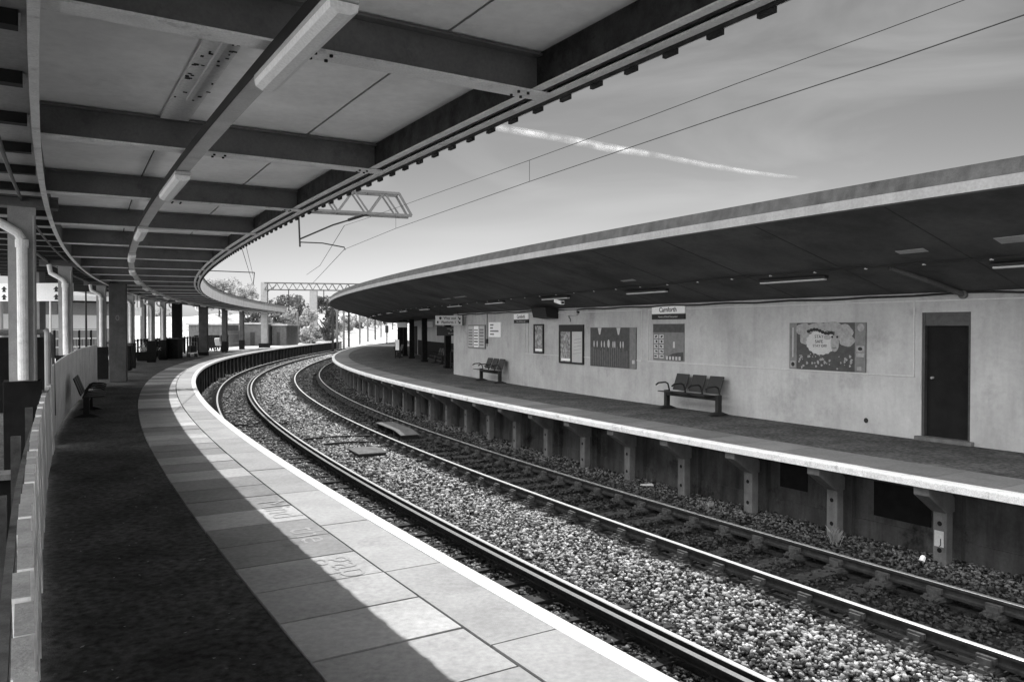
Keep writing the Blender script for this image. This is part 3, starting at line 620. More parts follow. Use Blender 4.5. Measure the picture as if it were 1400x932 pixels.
# ------------------------------------------------------------------ benches
def bench(root):
    # local: x along bench, -y front, z up
    g = MB(); g.box(-.95, .95, -.04, .06, .33, .41); g.build('beam', 'bench', root, bevel=.008)
    for sx in (-1, 1):
        g = MB(); g.box(sx * .92 - .05, sx * .92 + .05, -.05, .07, .05, .46); g.hexa([(sx * .92 - .07, -.28, 0), (sx * .92 + .07, -.28, 0), (sx * .92 + .07, .28, 0), (sx * .92 - .07, .28, 0), (sx * .92 - .05, -.08, .07), (sx * .92 + .05, -.08, .07), (sx * .92 + .05, .1, .07), (sx * .92 - .05, .1, .07)])
        g.build('leg', 'bench', root, bevel=.006)
    for k in (-1, 0, 1):
        x = k * .60
        g = MB(); g.hexa([(x - .24, -.36, .44), (x + .24, -.36, .44), (x + .24, .1, .41), (x - .24, .1, .41), (x - .24, -.36, .465), (x + .24, -.36, .465), (x + .24, .1, .435), (x - .24, .1, .435)]); g.build('seat', 'bench', root, bevel=.01)
        g = MB(); g.hexa([(x - .235, .11, .47), (x + .235, .11, .47), (x + .235, .14, .47), (x - .235, .14, .47), (x - .235, .26, .88), (x + .235, .26, .88), (x + .235, .285, .87), (x - .235, .285, .87)]); g.build('backrest', 'bench', root, bevel=.012)
    for k in (-1.5, -.5, .5, 1.5):
        x = k * .60; g = MB(); g.tube([(x, .08, .43), (x, .02, .62), (x, -.06, .66), (x, -.28, .65), (x, -.36, .60)], .02, 6); g.tube([(x, -.05, .42), (x, .08, .44)], .02, 6); g.build('armrest', 'bench', root)
b0 = empty('bench', P(13.85, 10.25, 0), th(13.85) - math.pi / 2); bench(b0); GB = 'three-seat metal benches'
tag(b0, 'dark three-seat bench against the pale wall under the nearer Carnforth sign', 'bench', GB)
copy_thing(b0, P(26.4, 10.25, 0), th(26.4) - math.pi / 2, 'dark three-seat bench on the right platform, the farther one, below the white notice')
copy_thing(b0, P(20.3, -2.75, 0), th(20.3) + math.pi / 2, 'dark bench in front of the white boarded fence on the left platform')

# bin and handrail at the corner
r = empty('litter_bin', P(32.6, 11.0, 0), th(33) - math.pi / 2); g = MB(); g.hexa([(-.22, -.16, .06), (.16, -.16, .06), (.16, .16, .06), (-.22, .16, .06), (-.10, -.2, .95), (.28, -.2, .95), (.28, .2, .95), (-.10, .2, .95)]); g.build('body', 'sign_grey', r, bevel=.02)
g = MB(); g.box(-.38, .45, -.25, .25, .95, 1.06); g.build('lid', 'ink', r, bevel=.02); g = MB(); g.box(-.3, .3, -.22, .22, 0, .06); g.build('base', 'ink', r)
tag(r, 'pale pedestal litter bin with a wide dark lid at the wall corner', 'bin')
g = MB(); g.tube([P(33.5, 12.9, 1.25), P(34.5, 13.0, 1.45), P(37, 13.1, 1.75)], .025); tag(g.build('handrail', 'ink'), 'dark sloping handrail on the pale wall behind the dark post', 'handrail')
g = MB(); rr = [(11.95 + 0, 0)]; pts = [(P(36, 11.7 + .16 * math.cos(q), .72 + .34 * math.sin(q))) for q in np.linspace(0, 2 * math.pi, 17)]; g.tube(pts, .03, 6); g.tube([P(36, 11.54, 0), P(36, 11.54, .6)], .025, 6); tag(g.build('cycle_hoop', 'wire'), 'thin dark hoop stand beside the pale pedestal bin', 'stand')
# dark posts of the open shelter
c0 = None
for i, (s, o) in enumerate(((37.6, 11.8), (46, 12.2), (52, 12.2), (57, 12.2), (62, 12.2), (68, 12.2), (75, 12.2), (82, 12.2))):
    if c0 is None:
        c0 = empty('shelter_post', P(s, o, 0), th(s)); g = MB(); g.box(-.15, .15, -.15, .15, 0, 2.66); g.build('shaft', 'black', c0, bevel=.01); g = MB(); g.box(-.19, .19, -.19, .19, 0, .12); g.build('plinth', 'black', c0); r = c0
    else: r = copy_thing(c0, P(s, o, 0), th(s))
    tag(r, '%s dark square post of the open shelter, counting from the pale pedestal bin' % names[i].replace('nearest', 'first'), 'post', 'dark posts of the open shelter')
# things inside the shelter
for s, o, lab in ((43.0, 12.5, 'dark bench in the open shelter, between first and second dark posts'), (55, 11.6, 'far dark bench in the open shelter, between the distant posts')):
    copy_thing(b0, P(s, o, 0), th(s) - math.pi / 2, lab)
r = empty('poster_stand', P(52.5, 11.3, 0), th(52) - 1.2); g = MB(); g.box(-.3, .3, -.02, .02, .55, 1.25); g.build('board', 'sign_white', r); g = MB(); g.box(-.32, -.28, -.03, .03, 0, 1.25); g.box(.28, .32, -.03, .03, 0, 1.25); g.build('frame', 'ink', r); tag(r, 'white poster board on a low stand among the dark shelter posts', 'board')
for s, o, z, lab in ((47.5, 12.6, 2.1, 'small white hanging sign nearest in the open shelter'), (56, 11.9, 2.1, 'small white hanging sign deeper in the open shelter')):
    r = empty('hanging_sign', P(s, o, z), -.1); g = MB(); g.box(-.35, .35, -.03, .03, 0, .35); g.build('panel', 'sign_white', r); g = MB(); g.tube([(0, 0, .35), (0, 0, .6)], .015, 6); g.build('hanger', 'ink', r); tag(r, lab, 'sign')

# ------------------------------------------------------------------ left canopy
lc = empty('station_canopy', P(8, -1.5, 3.7), world=True); LS0, LS1 = -10, 85
BZ = 3.70; CZ = 4.0
bs = [4.25 + 3.22 * k for k in range(-4, 26)]; bs = [b for b in bs if LS0 < b < LS1]
for b in bs:
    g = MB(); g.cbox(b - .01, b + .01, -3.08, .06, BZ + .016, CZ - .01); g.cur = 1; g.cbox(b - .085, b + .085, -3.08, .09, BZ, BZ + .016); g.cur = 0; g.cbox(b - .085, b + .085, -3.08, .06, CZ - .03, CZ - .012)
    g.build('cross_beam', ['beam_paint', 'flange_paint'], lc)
for b in bs[:7]:
    if b < 2: continue
    for o in (-1.62, -1.52, -.15, -.07):
        for ds in (-.05, .05):
            q = P(b + ds, o, BZ); g = MB(); g.tube([(q[0], q[1], BZ + .001), (q[0], q[1], BZ - .014)], .012, 6); g.build('bolt', 'rust', lc)
# ceiling boards, with open joints
g = MB(); edges = [LS0] + bs + [LS1]
for a, b in zip(edges[:-1], edges[1:]):
    for (s0, s1) in ((a + .012, a + .34), (a + .362, b - .012)):
        for (o0, o1) in ((-3.078, -2.0), (-1.98, -.73), (-.705, .03)):
            g.cbox(s0, s1, o0, o1, CZ + random.uniform(-.002, .002), CZ + .02, 1.7)
g.build('ceiling_board', 'board', lc)
g = MB(); g.sweep([(-3.15, CZ + .03), (.16, CZ + .03), (.16, CZ + .12), (-3.15, CZ + .22)], LS0, LS1, 1.0); g.build('roof_deck', 'ink', lc)
g = MB(); g.cur = 0; g.sweep([(.03, BZ + .018), (.055, BZ + .018), (.055, CZ + .02), (.03, CZ + .02)], LS0, LS1, 1.0); g.build('edge_channel', 'rust_dark', lc)
g = MB(); g.sweep([(.09, BZ + .002), (.155, BZ + .002), (.155, BZ + .016), (.09, BZ + .016)], LS0, LS1, 1.0); g.sweep([(-.04, BZ + .02), (.028, BZ + .02), (.028, BZ + .032), (-.04, BZ + .032)], LS0, LS1, 1.0); g.build('edge_flange', 'flange_paint', lc)
g = MB(); g.sweep([(.17, BZ - .01), (.20, BZ - .01), (.22, CZ + .34), (.19, CZ + .34)], LS0, LS1, .8); g.build('valance', 'valance_paint', lc)
g = MB(); g.sweep([(.158, BZ - .022), (.168, BZ - .022), (.168, BZ + .06), (.158, BZ + .06)], LS0, LS1, .8)
a = LS0
while a < 60:
    g.cbox(a, a + .11, .170, .198, BZ - .045, BZ - .012, .5); a += .36
g.build('valance_teeth', 'rust_dark', lc)
g = MB(); g.sweep([(.17, CZ + .341), (.25, CZ + .341), (.25, CZ + .37), (.17, CZ + .37)], LS0, LS1, .8); g.build('gutter_lip', 'concrete_col', lc)
# longitudinal beam and the older roof to the left
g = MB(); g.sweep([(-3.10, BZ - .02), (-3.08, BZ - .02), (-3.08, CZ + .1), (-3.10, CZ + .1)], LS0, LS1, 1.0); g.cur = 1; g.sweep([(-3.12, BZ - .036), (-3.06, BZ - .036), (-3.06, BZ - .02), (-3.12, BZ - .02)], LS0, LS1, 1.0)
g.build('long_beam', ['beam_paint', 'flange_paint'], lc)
g = MB(); g.cbox(LS0, 60, -6.6, -3.101, CZ - .02, CZ + .025, 1.0); g.build('rear_soffit', 'trim_paint', lc)
for b in np.arange(-8.0, 44, 1.32):
    g = MB(); g.cbox(b, b + .11, -6.4, -3.17, CZ - .12, CZ - .021); g.cur = 1; g.cbox(b + .0, b + .11, -3.168, -3.155, CZ - .12, CZ - .04); g.build('rafter', ['ink', 'sign_grey'], lc)
g = MB()
for o in (-3.42, -3.9): g.tube([P(a, o, CZ - .16) for a in np.arange(-8, 44, 1.0)], .03 if o < -3.5 else .022, 6)
g.build('service_pipe', 'galv', lc)
tag(lc, 'steel-framed canopy over left platform with pale ceiling boards and toothed valance', 'canopy')

# trunking with strip lights under the left canopy
g = MB(); TO = -1.82; tr = empty('cable_trunking', P(4, TO, BZ), world=True)
g.sweep([(TO - .065, BZ - .075), (TO + .065, BZ - .075), (TO + .065, BZ - .004), (TO - .065, BZ - .004)], LS0, LS1, .8); g.build('tray', 'tray_paint', tr); g = MB(); g.sweep([(TO - .075, BZ - .079), (TO - .068, BZ - .079), (TO - .068, BZ - .003), (TO - .075, BZ - .003)], LS0, LS1, .8); g.build('tray_lip', 'ink', tr)
tag(tr, 'grey cable trunking running along the left canopy beams and carrying the strip lights', 'trunking')
l0 = None
for i, s in enumerate([3.85 + 4.9 * k for k in range(0, 16)]):
    loc = P(s, TO, BZ - .081)
    if l0 is None:
        l0 = empty('strip_light', loc, th(s)); g = MB(); g.box(-.075, .075, -.74, .74, -.035, 0); g.build('housing', 'lamp_dim', l0, bevel=.006)
        g = MB(); prof2 = [(-.078, -.037), (-.07, -.075), (-.03, -.098), (.03, -.098), (.07, -.075), (.078, -.037)]; vs = [(x, -.72, z) for x, z in prof2] + [(x, .72, z) for x, z in prof2]
        g.add(vs, [(i_, i_ + 1, i_ + 7, i_ + 6) for i_ in range(5)] + [(5, 0, 6, 11), tuple(range(6))[::-1], tuple(range(6, 12))]); g.build('diffuser', 'lamp', l0, smooth=False, bevel=.004); r = l0
    else: r = copy_thing(l0, loc, th(s))
    nm = names[i] if i < 6 else None
    tag(r, ('%s strip light along the left canopy trunking, counting from the top of the photo' % nm.replace('nearest', 'first')) if nm else 'small far strip light along the distant left canopy trunking', 'light', 'strip lights under the left canopy')
# pale weathered mounting board beside the trunking, one bay
r = empty('fitting_board', P(5.95, -1.98, CZ - .01), th(5.95)); g = MB(); g.box(-.12, .12, -1.45, 1.4, -.03, 0); g.build('board', 'sign_white', r); g = MB(); g.box(-.015, .02, -1.3, .6, -.055, -.031); g.build('bright_batten', 'lamp', r)
g = MB()
for k in range(34):
    yy = random.uniform(-1.25, .7); xx = random.choice([random.uniform(-.12, -.03), random.uniform(.03, .11)]); g.box(xx, xx + random.uniform(.01, .04), yy, yy + random.uniform(.01, .03), -.036, -.031)
g.build('rust_spots', 'ink', r); tag(r, 'rust-spotted white board with a bright batten beside trunking in the near ceiling bay', 'board')

# ------------------------------------------------------------------ columns on the left platform
def steel_col(root):
    g = MB(); g.box(-.17, .17, -.17, -.15, 1.27, 3.72); g.box(-.17, .17, .15, .17, 1.27, 3.72); g.box(-.012, .012, -.15, .15, 1.27, 3.72); g.build('shaft', 'col_paint', root)
    g = MB(); g.box(-.24, .22, -.24, .22, 0, 1.27); g.build('black_base', 'black', root, bevel=.01)
    g = MB(); g.tube([(.0, -.26, 1.29), (.0, -.26, 3.18)], .068, 14); g.build('drainpipe', 'pipe_paint', root, smooth=False)
    g = MB(); g.tube([(.0, -.26, 3.14), (.0, -.26, 3.25)], .085, 14); g.tube([(.0, -.26, 3.25), (-.05, -.26, 3.34), (-.22, -.24, 3.45), (-.34, -.2, 3.52), (-.38, -.16, 3.75)], .062, 10); g.build('swan_neck', 'pipe_paint', root)
    g = MB(); g.box(-.62, .45, -.14, .14, 3.73, 3.75); g.box(-.62, .45, -.14, .14, 3.87, 3.89); g.box(-.62, .45, -.01, .01, 3.75, 3.87); g.build('head_beam', 'beam_paint', root)
    g = MB(); g.tube([(.14, -.19, 1.28), (.14, -.19, 3.6)], .014, 6); g.build('cable', 'sign_grey', root)
sc = None; GC = 'steel columns with drainpipes on the left platform'
for i, s in enumerate((12.45, 24.0, 34.2, 43.0, 50.0, 53.6, 57.5, 66.0, 75.0)):
    if sc is None: sc = empty('canopy_column', P(s, -3.42, 0), th(s) + .05); steel_col(sc); r = sc
    else: r = copy_thing(sc, P(s, -3.5 if i < 4 else -3.6, 0), th(s) + .05)
    tag(r, '%s grey steel column with pale drainpipe, counting from the left edge of the photo' % names[i].replace('nearest', 'first'), 'column', GC)
c0 = None
for i, (s, o, lab) in enumerate(((32.3, -2.72, 'wide dark square concrete column marked with a pale number, nearest of its kind'), (56.5, -3.3, 'black broad column farther along the left platform beside drainpipe columns'), (61.5, -2.5, 'grey square column with dark foot in the middle distance of the left platform'), (69.5, -2.5, 'slim far square column near the white pushchair on left platform'), (78, -2.8, 'last square column at the end of the left canopy'))):
    w_ = .29 if i < 3 else .2
    r = empty('square_column', P(s, o, 0), th(s)); g = MB(); g.box(-w_, w_, -w_, w_, 0, 3.72); g.build('shaft', 'concrete_col' if i != 1 else 'black', r, bevel=.015)
    if i >= 2: g = MB(); g.box(-w_ - .02, w_ + .02, -w_ - .02, w_ + .02, 0, .9 if i > 2 else .25); g.build('black_foot', 'black', r)
    if i == 0: text('0', .30, 'sign_mid', r, (0, -w_ - .003, 2.4), name='number')
    tag(r, lab, 'column')

# ------------------------------------------------------------------ white picket fence beside the camera
fz = 1.10
fr = empty('picket_fence', P(6, -3.15, 0), world=True)
for o, z in ((-3.215, .25), (-3.22, .72)):
    g = MB(); g.cbox(-3, 14.2, o - .02, o + .02, z, z + .09, 1.0); g.build('rail', 'sleeper', fr)
a = .3; k = 0; random.seed(11)
def fo(a): return -3.155 + .03 * max(0.0, min(1.0, (a - 2.5) / 4)) - .03 * max(0.0, min(1.0, (a - 9) / 4))
while a < 14.0:
    dz = random.uniform(-.012, .012); dd = fo(a) + random.uniform(-.006, .006); tp = fz + dz; g = MB()
    q = [P(a, dd, .03), P(a, dd + .055, .03), P(a + .305, dd + .055, .03), P(a + .305, dd, .03)]; u = [P(a, dd - .025, tp), P(a, dd + .03, tp), P(a + .305, dd + .03, tp), P(a + .305, dd - .025, tp)]
    g.hexa(q + u); g.cur = 1; g.hexa([(x, y, z + .0006) for x, y, z in u] + [(x, y, z + .005) for x, y, z in u])
    g.build('picket', ['fence', 'fence_top'], fr); a += .33; k += 1
for a in (5.0, 8.0, 11.0, 14.1): g = MB(); g.cbox(a, a + .1, -3.33, -3.25, -.5, 1.0); g.build('post', 'sleeper', fr)
pass
tag(fr, 'low white picket fence with grey weathered tops running beside the viewer', 'fence')
fr = empty('boarded_fence', P(20, -3.2, 0), world=True)
a = 15.0
while a < 29.6:
    dz = random.uniform(-.004, .004) - .10 * max(0, 1 - (a - 15) / 10); g = MB(); g.cbox(a, a + .146, -3.2, -3.175, .03, 1.44 + dz); g.build('board', 'fence', fr); a += .152
g = MB(); g.cbox(15, 29.6, -3.26, -3.202, .4, .5, 1); g.cbox(15, 29.6, -3.26, -3.202, 1.1, 1.2, 1); g.build('rail', 'fence', fr)
g = MB(); g.cbox(14.9, 14.99, -3.27, -3.16, 0, 1.5); g.build('end_post', 'fence_top', fr)
tag(fr, 'taller white close-boarded fence behind the bench on the left platform', 'fence')
g = MB(); g.tube([P(14.45, -3.2, 0), P(14.45, -3.2, 1.95)], .05, 10); g.tube([P(14.45, -3.2, 1.95), P(14.45, -3.24, 2.0)], .04, 10); tag(g.build('gate_post', 'col_paint'), 'slim grey round-topped post between the picket fence and boarded fence', 'post')
r = empty('notice_cabinet', P(15.9, -4.1, 0), th(15) + .1); g = MB(); g.box(-1.0, .85, -.08, .08, .5, 1.85); g.build('panel', 'black', r); g = MB(); g.tube([(-1.02, 0, .4), (-1.02, 0, 1.86), (-.9, 0, 1.92), (.75, 0, 1.95), (.88, 0, 1.88), (.9, 0, .4)], .05, 8); g.build('frame', 'pillar', r); g = MB(); g.box(-.98, -.9, -.05, .05, 0, .5); g.box(.75, .83, -.05, .05, 0, .5); g.build('leg', 'black', r)
tag(r, 'black notice cabinet with pale rounded frame behind the first drainpipe column', 'notice board')

# ------------------------------------------------------------------ left-hand background: railings, other canopy, sheds
g = MB(); rl = empty('platform_railing', (-25, 33, 0), world=True)
A = Vector((-40, 24, 0)); B = Vector((-29.5, 56, 0)); n = 34
for k in range(n + 1):
    p = A.lerp(B, k / n); g.box(p.x - .05, p.x + .05, p.y - .05, p.y + .05, 0, 1.9)
g.build('post', 'black', rl); g = MB()
for z in (.75, 1.32, 1.92): g.bar(A + Vector((0, 0, z)), B + Vector((0, 0, z)), .05, .09)
g.build('rail', 'sign_white', rl); g = MB(); 
for k in range(n * 4):
    p = A.lerp(B, k / n / 4); g.box(p.x - .015, p.x + .015, p.y - .015, p.y + .015, .75, 1.32)
g.build('baluster', 'wire', rl); tag(rl, 'black and white railing along the far platform behind the left columns', 'railing')
A = Vector((-52, 22, 0)); B = Vector((-24.5, 70, 0)); d = (B - A).normalized(); nn = Vector((d.y, -d.x, 0))
def along(mb, a, b, off0, off1, z0, z1):
    p = A + d * a; q = A + d * b
    mb.hexa([p + nn * off0 + Vector((0, 0, z0)), p + nn * off1 + Vector((0, 0, z0)), q + nn * off1 + Vector((0, 0, z0)), q + nn * off0 + Vector((0, 0, z0)), p + nn * off0 + Vector((0, 0, z1)), p + nn * off1 + Vector((0, 0, z1)), q + nn * off1 + Vector((0, 0, z1)), q + nn * off0 + Vector((0, 0, z1))])
bb = empty('far_building', A + d * 25, world=True)
g = MB(); along(g, 0, 44, -6, 0, -.05, 2.0); along(g, 0, 44, -6, 0, 3.0, 3.9); g.build('wall', 'clad', bb)
g = MB(); along(g, 0, 44, -6, .02, 2.0, 3.0); g.build('white_band', 'bright_white', bb)
g = MB(); along(g, 0, 44, -6.5, 1.6, 3.9, 4.0); g.build('eaves', 'ink', bb)
g = MB(); along(g, 0, 44, -7, 1.7, 4.0, 4.35); g.build('fascia', 'sign_white', bb)
for k in range(7):
    g = MB(); along(g, 3 + k * 6, 3.6 + k * 6, .0, .04, 3.1, 3.75); g.build('window', 'ink', bb)
tag(bb, 'long low grey building with bright white band behind the far railing', 'building')
oc = empty('far_platform_canopy', (-30, 34, 0), world=True)
A2 = A; A = Vector((-46, 18, 0)); 
g = MB(); along(g, 0, 34, -2.5, 2.2, 4.15, 4.3); g.build('roof', 'ink', oc); g = MB(); along(g, 0, 34, 2.2, 2.3, 4.0, 4.45); along(g, 0, 34, -2.6, -2.5, 4.0, 4.45); g.build('fascia', 'sign_white', oc)
for k in range(7):
    g = MB(); p = A + d * (2 + k * 5); g.box(p.x - .1, p.x + .1, p.y - .1, p.y + .1, 0, 4.15); g.build('post', 'sign_grey', oc)
tag(oc, 'slender canopy with white fascia over the far platform at the left', 'canopy')
A = A2
# hanging arrow signs under the left canopy rear
for k, (s, o, wd, lab, t) in enumerate(((27.0, -4.6, 1.2, 'white hanging sign with arrows behind the second drainpipe column', '\u2191'), (46.5, -4.3, 1.0, 'white hanging sign with dark symbols between far drainpipe columns', ''))):
    r = empty('hanging_sign', P(s, o, 2.85 - .15 * k), th(s) - .5); g = MB(); g.box(-wd, wd, -.04, .04, 0, .55 - .1 * k); g.build('panel', 'sign_white', r); g = MB()
    for x in (-wd + .2, wd - .5):
        for z in (.12, .36): g.prism([(x - .06, z - .08), (x + .06, z - .08), (x + .04, z), (x + .1, z), (x, z + .1), (x - .1, z), (x - .04, z)], .043, .002)
    g.build('arrow', 'ink', r); g = MB(); [g.tube([(x, 0, .45), (x, 0, 1.15)], .02, 6) for x in (-wd * .7, wd * .7)]; g.build('hanger', 'wire', r); tag(r, lab, 'sign')
for k, (x, y, h_, m_, lab) in enumerate(((-21.9, 40, 4.0, 'ink', 'slim dark lamp pole between the second and third drainpipe columns'), (-26.0, 55, 4.2, 'sign_grey', 'slim pale lamp pole just right of the fourth drainpipe column'), (-22.9, 38.6, 4.0, 'sign_grey', 'slim pale lamp pole between the first and second drainpipe columns'), (-26.0, 60, 4.2, 'sign_grey', 'slim pale lamp pole right of the broad black column'))):
    r = empty('lamp_pole', (x, y, 0)); g = MB(); g.tube([(0, 0, 0), (0, 0, h_)], .06, 8, r1=.04); g.build('pole', m_, r); g = MB(); g.box(-.35, .15, -.09, .09, h_, h_ + .1); g.build('lamp_head', 'sign_grey', r); tag(r, lab, 'lamp')
random.seed(31)
for k, (x, y, lab) in enumerate(((-21.2, 38.0, 'dark planter behind the boarded fence, nearer one'), (-22.8, 48.5, 'dark planter of pale leaves right of the wide square column'))):
    r = empty('planter', (x, y, 0), .3); g = MB(); g.hexa([(-.5, -.3, 0), (.5, -.3, 0), (.5, .3, 0), (-.5, .3, 0), (-.6, -.38, .55), (.6, -.38, .55), (.6, .38, .55), (-.6, .38, .55)]); g.build('tub', 'black', r); g = MB()
    for j in range(260):
        c = Vector((random.gauss(0, .28), random.gauss(0, .18), .6 + abs(random.gauss(0, .22)))); a = Vector((random.uniform(-1, 1), random.uniform(-1, 1), random.uniform(-1, 1))).normalized() * .06; b = a.cross(Vector((random.uniform(-1, 1), random.uniform(-1, 1), 1))).normalized() * .04; g.tone = random.uniform(.5, 1.5); g.add([c - a, c + b, c + a, c - b], [(0, 1, 2, 3)])
    g.build('leaves', 'leaf_pale', r); tag(r, lab, 'planter')
# dark railings and panels at the back of the left platform, far part
g = MB(); fr = empty('rear_railing', P(60, -5, 0), world=True)
for a in np.arange(44, 82, .9): g.cbox(a, a + .12, -5.05, -4.95, 0, 1.35)
g.build('post', 'black', fr); g = MB(); g.cbox(44, 82, -5.02, -4.98, 1.22, 1.28, 1); g.build('rail', 'ink', fr)
for a, b, m_ in ((46, 49, 'pillar'), (55, 60, 'concrete_col'), (62, 67, 'grime'), (69, 73, 'concrete_col')):
    g = MB(); g.cbox(a, b, -5.06, -5.03, .1, 1.3, 1); g.build('panel', m_, fr)
tag(fr, 'dark railing with grey panels along the back of the far left platform', 'railing')
r = empty('round_sign', P(61.6, -4.9, .75), th(61) - .3); g = MB(); g.disk(0, 0.2, .30, .38, .03, 20, .03); g.build('disc', 'sign_grey', r); tag(r, 'pale rounded shield on dark railing beside the middle square column', 'sign')
def bin_(s, o, lab, h=1.05, w=.3):
    r = empty('litter_bin', P(s, o, 0), th(s)); g = MB(); g.box(-w, w, -w, w, .05, h); g.build('body', 'black', r, bevel=.03); g = MB(); g.box(-w - .03, w + .03, -w - .03, w + .03, h, h + .08); g.build('lid', 'concrete_col', r, bevel=.02); tag(r, lab, 'bin')
bin_(39.5, -3.3, 'dark litter bin just beyond the wide square concrete column', 1.2)
bin_(54.5, -3.4, 'large dark bin standing between the far drainpipe columns', 1.3, .6)
r = empty('luggage_trolley', P(57.8, -2.6, 0), th(57) + .4); g = MB(); g.box(-.25, .25, -.4, .4, .35, .8); g.build('case', 'concrete_col', r, bevel=.05); g = MB(); g.tube([(-.22, -.4, .3), (-.22, -.5, 1.05), (.22, -.5, 1.05), (.22, -.4, .3)], .025, 6); g.build('handle', 'sign_grey', r)
for x in (-.25, .25):
    g = MB(); g.tube([(x - .03, -.25, .14), (x + .03, -.25, .14)], .14, 12); g.tube([(x - .03, .25, .14), (x + .03, .25, .14)], .14, 12); g.build('wheel', 'ink', r)
tag(r, 'small dark trolley with load beside the black bin in the distance', 'trolley')
r = empty('pushchair', P(71.0, -3.3, 0), th(70)); g = MB(); g.hexa([(-.25, -.2, .5), (.25, -.2, .5), (.25, .3, .5), (-.25, .3, .5), (-.3, -.45, 1.15), (.1, -.45, 1.15), (.1, .0, 1.2), (-.3, .0, 1.2)]); g.build('hood', 'sign_white', r, bevel=.04); g = MB(); g.tube([(-.25, -.4, .15), (.1, .2, .8), (.3, .5, 1.05)], .025, 6); g.tube([(.25, -.4, .15), (.25, .3, .7), (.3, .5, 1.05)], .025, 6); g.build('frame', 'ink', r)
for x, y in ((-.25, -.4), (.25, -.4), (-.25, .4), (.25, .4)): g = MB(); g.tube([(x - .02, y, .15), (x + .02, y, .15)], .15, 12); g.build('wheel', 'ink', r)
tag(r, 'white-hooded pushchair with black wheels on the far left platform', 'pushchair')

# sheds and walls at the far end of the left platform
def shed(name, x0, x1, y0, y1, z0, z1, m_, lab, rf='yard', cat='shed'):
    r = empty(name, ((x0 + x1) / 2, y0, z0)); cx, cy = (x1 - x0) / 2, (y1 - y0)
    g = MB(); g.box(-cx, cx, 0, cy, 0, z1 - z0); g.build('wall', m_, r); g = MB(); g.box(-cx - .2, cx + .2, -.2, cy + .2, z1 - z0, z1 - z0 + .18); g.build('roof', rf, r)
    g = MB(); g.box(-cx * .3, cx * .1, -.03, -.003, 0, 2.0); g.build('door', 'sign_dark', r); tag(r, lab, cat); return r
shed('brick_shed', -31.2, -28.6, 90, 96, -.4, 2.5, 'brick', 'grey flat-roofed block with pale roof behind the far end of the left platform')
shed('pale_shed', -28.4, -26.7, 92, 97, -.4, 2.35, 'pillar', 'smaller pale shed with dark dots right of the grey block')
r = shed('dark_garage', -34.5, -30.9, 83, 88, -.4, 2.4, 'pillar', 'low pale building with black opening behind the pushchair'); g = MB(); g.box(-1.2, 1.5, -.04, -.031, .1, 1.7); g.build('opening', 'black', r)
g = MB(); pf = empty('palisade_fence', (-24, 100, 0), world=True)
for k in range(150):
    a = 84 + k * .42; g.cbox(a, a + .09, -6.2, -6.16, -.2, 1.75 + (.05 if k % 2 else 0))
g.build('pale', 'galv', pf); g = MB(); g.cbox(84, 147, -6.15, -6.1, .35, .42, 1.5); g.cbox(84, 147, -6.15, -6.1, 1.4, 1.47, 1.5); g.build('rail', 'galv', pf); tag(pf, 'grey steel palisade fence behind the open end of the left platform', 'fence')

# ------------------------------------------------------------------ overhead line
def xyz(s, o, z): return Vector(P(s, o, z))
def truss(name, a, b, h, wd, n, m_, label, r_=.045, taper=True):
    a = Vector(a); b = Vector(b); d = (b - a).normalized(); side = Vector((0, 0, 1)).cross(d) * wd / 2; L_ = (b - a).length
    r = empty(name, a, world=True); g = MB(); up = Vector((0, 0, h))
    for sg in (-1, 1):
        g.bar(a + side * sg, b + side * sg, r_ * 2); g.bar(a + side * sg + up, b + side * sg + up - d * (h * .6 if taper else 0), r_ * 2)
        g.bar(b + side * sg + up - d * (h * .6 if taper else 0), b + side * sg, r_ * 1.6)
    g.build('chord', m_, r); g = MB()
    st = (L_ - (h * .6 if taper else 0)) / n
    for sg in (-1, 1):
        for k in range(n):
            p = a + side * sg + d * st * k; g.bar(p, p + d * st / 2 + up, r_ * 1.2); g.bar(p + d * st / 2 + up, p + d * st, r_ * 1.2)
    for k in range(n + 1): p = a + d * st * k; g.bar(p + side, p - side, r_); g.bar(p + side + up, p - side + up, r_)
    g.build('lattice', m_, r); tag(r, label, 'gantry'); return r
tz = 6.55
t1 = truss('lattice_gantry', xyz(30, -4.5, tz), xyz(30, 8.1, tz), .85, .55, 10, 'galv', 'lattice steel gantry arm with sloping tip reaching out over the near canopy edge', .05)
g = MB(); g.bar(xyz(30, -5.0, -.1), xyz(30, -5.0, 7.6), .35); tag(g.build('gantry_mast', 'galv'), 'steel mast carrying the near lattice gantry behind the left canopy', 'mast')
ca = empty('cantilever_arm', xyz(30, 4.0, 6.5), world=True)
g = MB(); g.tube([xyz(30, 3.7, 6.5), xyz(30, 3.75, 5.15)], .035, 6); g.build('drop_tube', 'wire', ca)
g = MB(); g.tube([xyz(30, 3.75, 5.45), xyz(30, 5.0, 6.05), xyz(30, 6.4, 6.55)], .035, 6); g.build('strut', 'wire', ca)
g = MB(); g.tube([xyz(30, 5.6, 6.28), xyz(30, 6.2, 6.5)], .06, 8); g.build('insulator', 'wire', ca)
g = MB(); g.tube([xyz(30, 3.75, 5.33), xyz(30, 4.6, 5.33), xyz(30, 5.45, 5.2), xyz(30, 5.48, 5.1)], .025, 6); g.build('registration_arm', 'wire', ca)
tag(ca, 'dark cantilever arm hanging from the near lattice gantry and holding the wires', 'cantilever')
def wire(name, pts, r, lab, drops=None, grp=None):
    g = MB(); g.tube(pts, r, 5); o = g.build(name, 'wire'); tag(o, lab, 'wire', grp); return o
wa = xyz(30, 5.45, 5.12); wb = xyz(5.05, 5.4, 5.11); wdir = (wb - wa); wend = wa + wdir * 1.75
cw = lambda t, z: Vector((wa.x + (wb.x - wa.x) * t, wa.y + (wb.y - wa.y) * t, z))
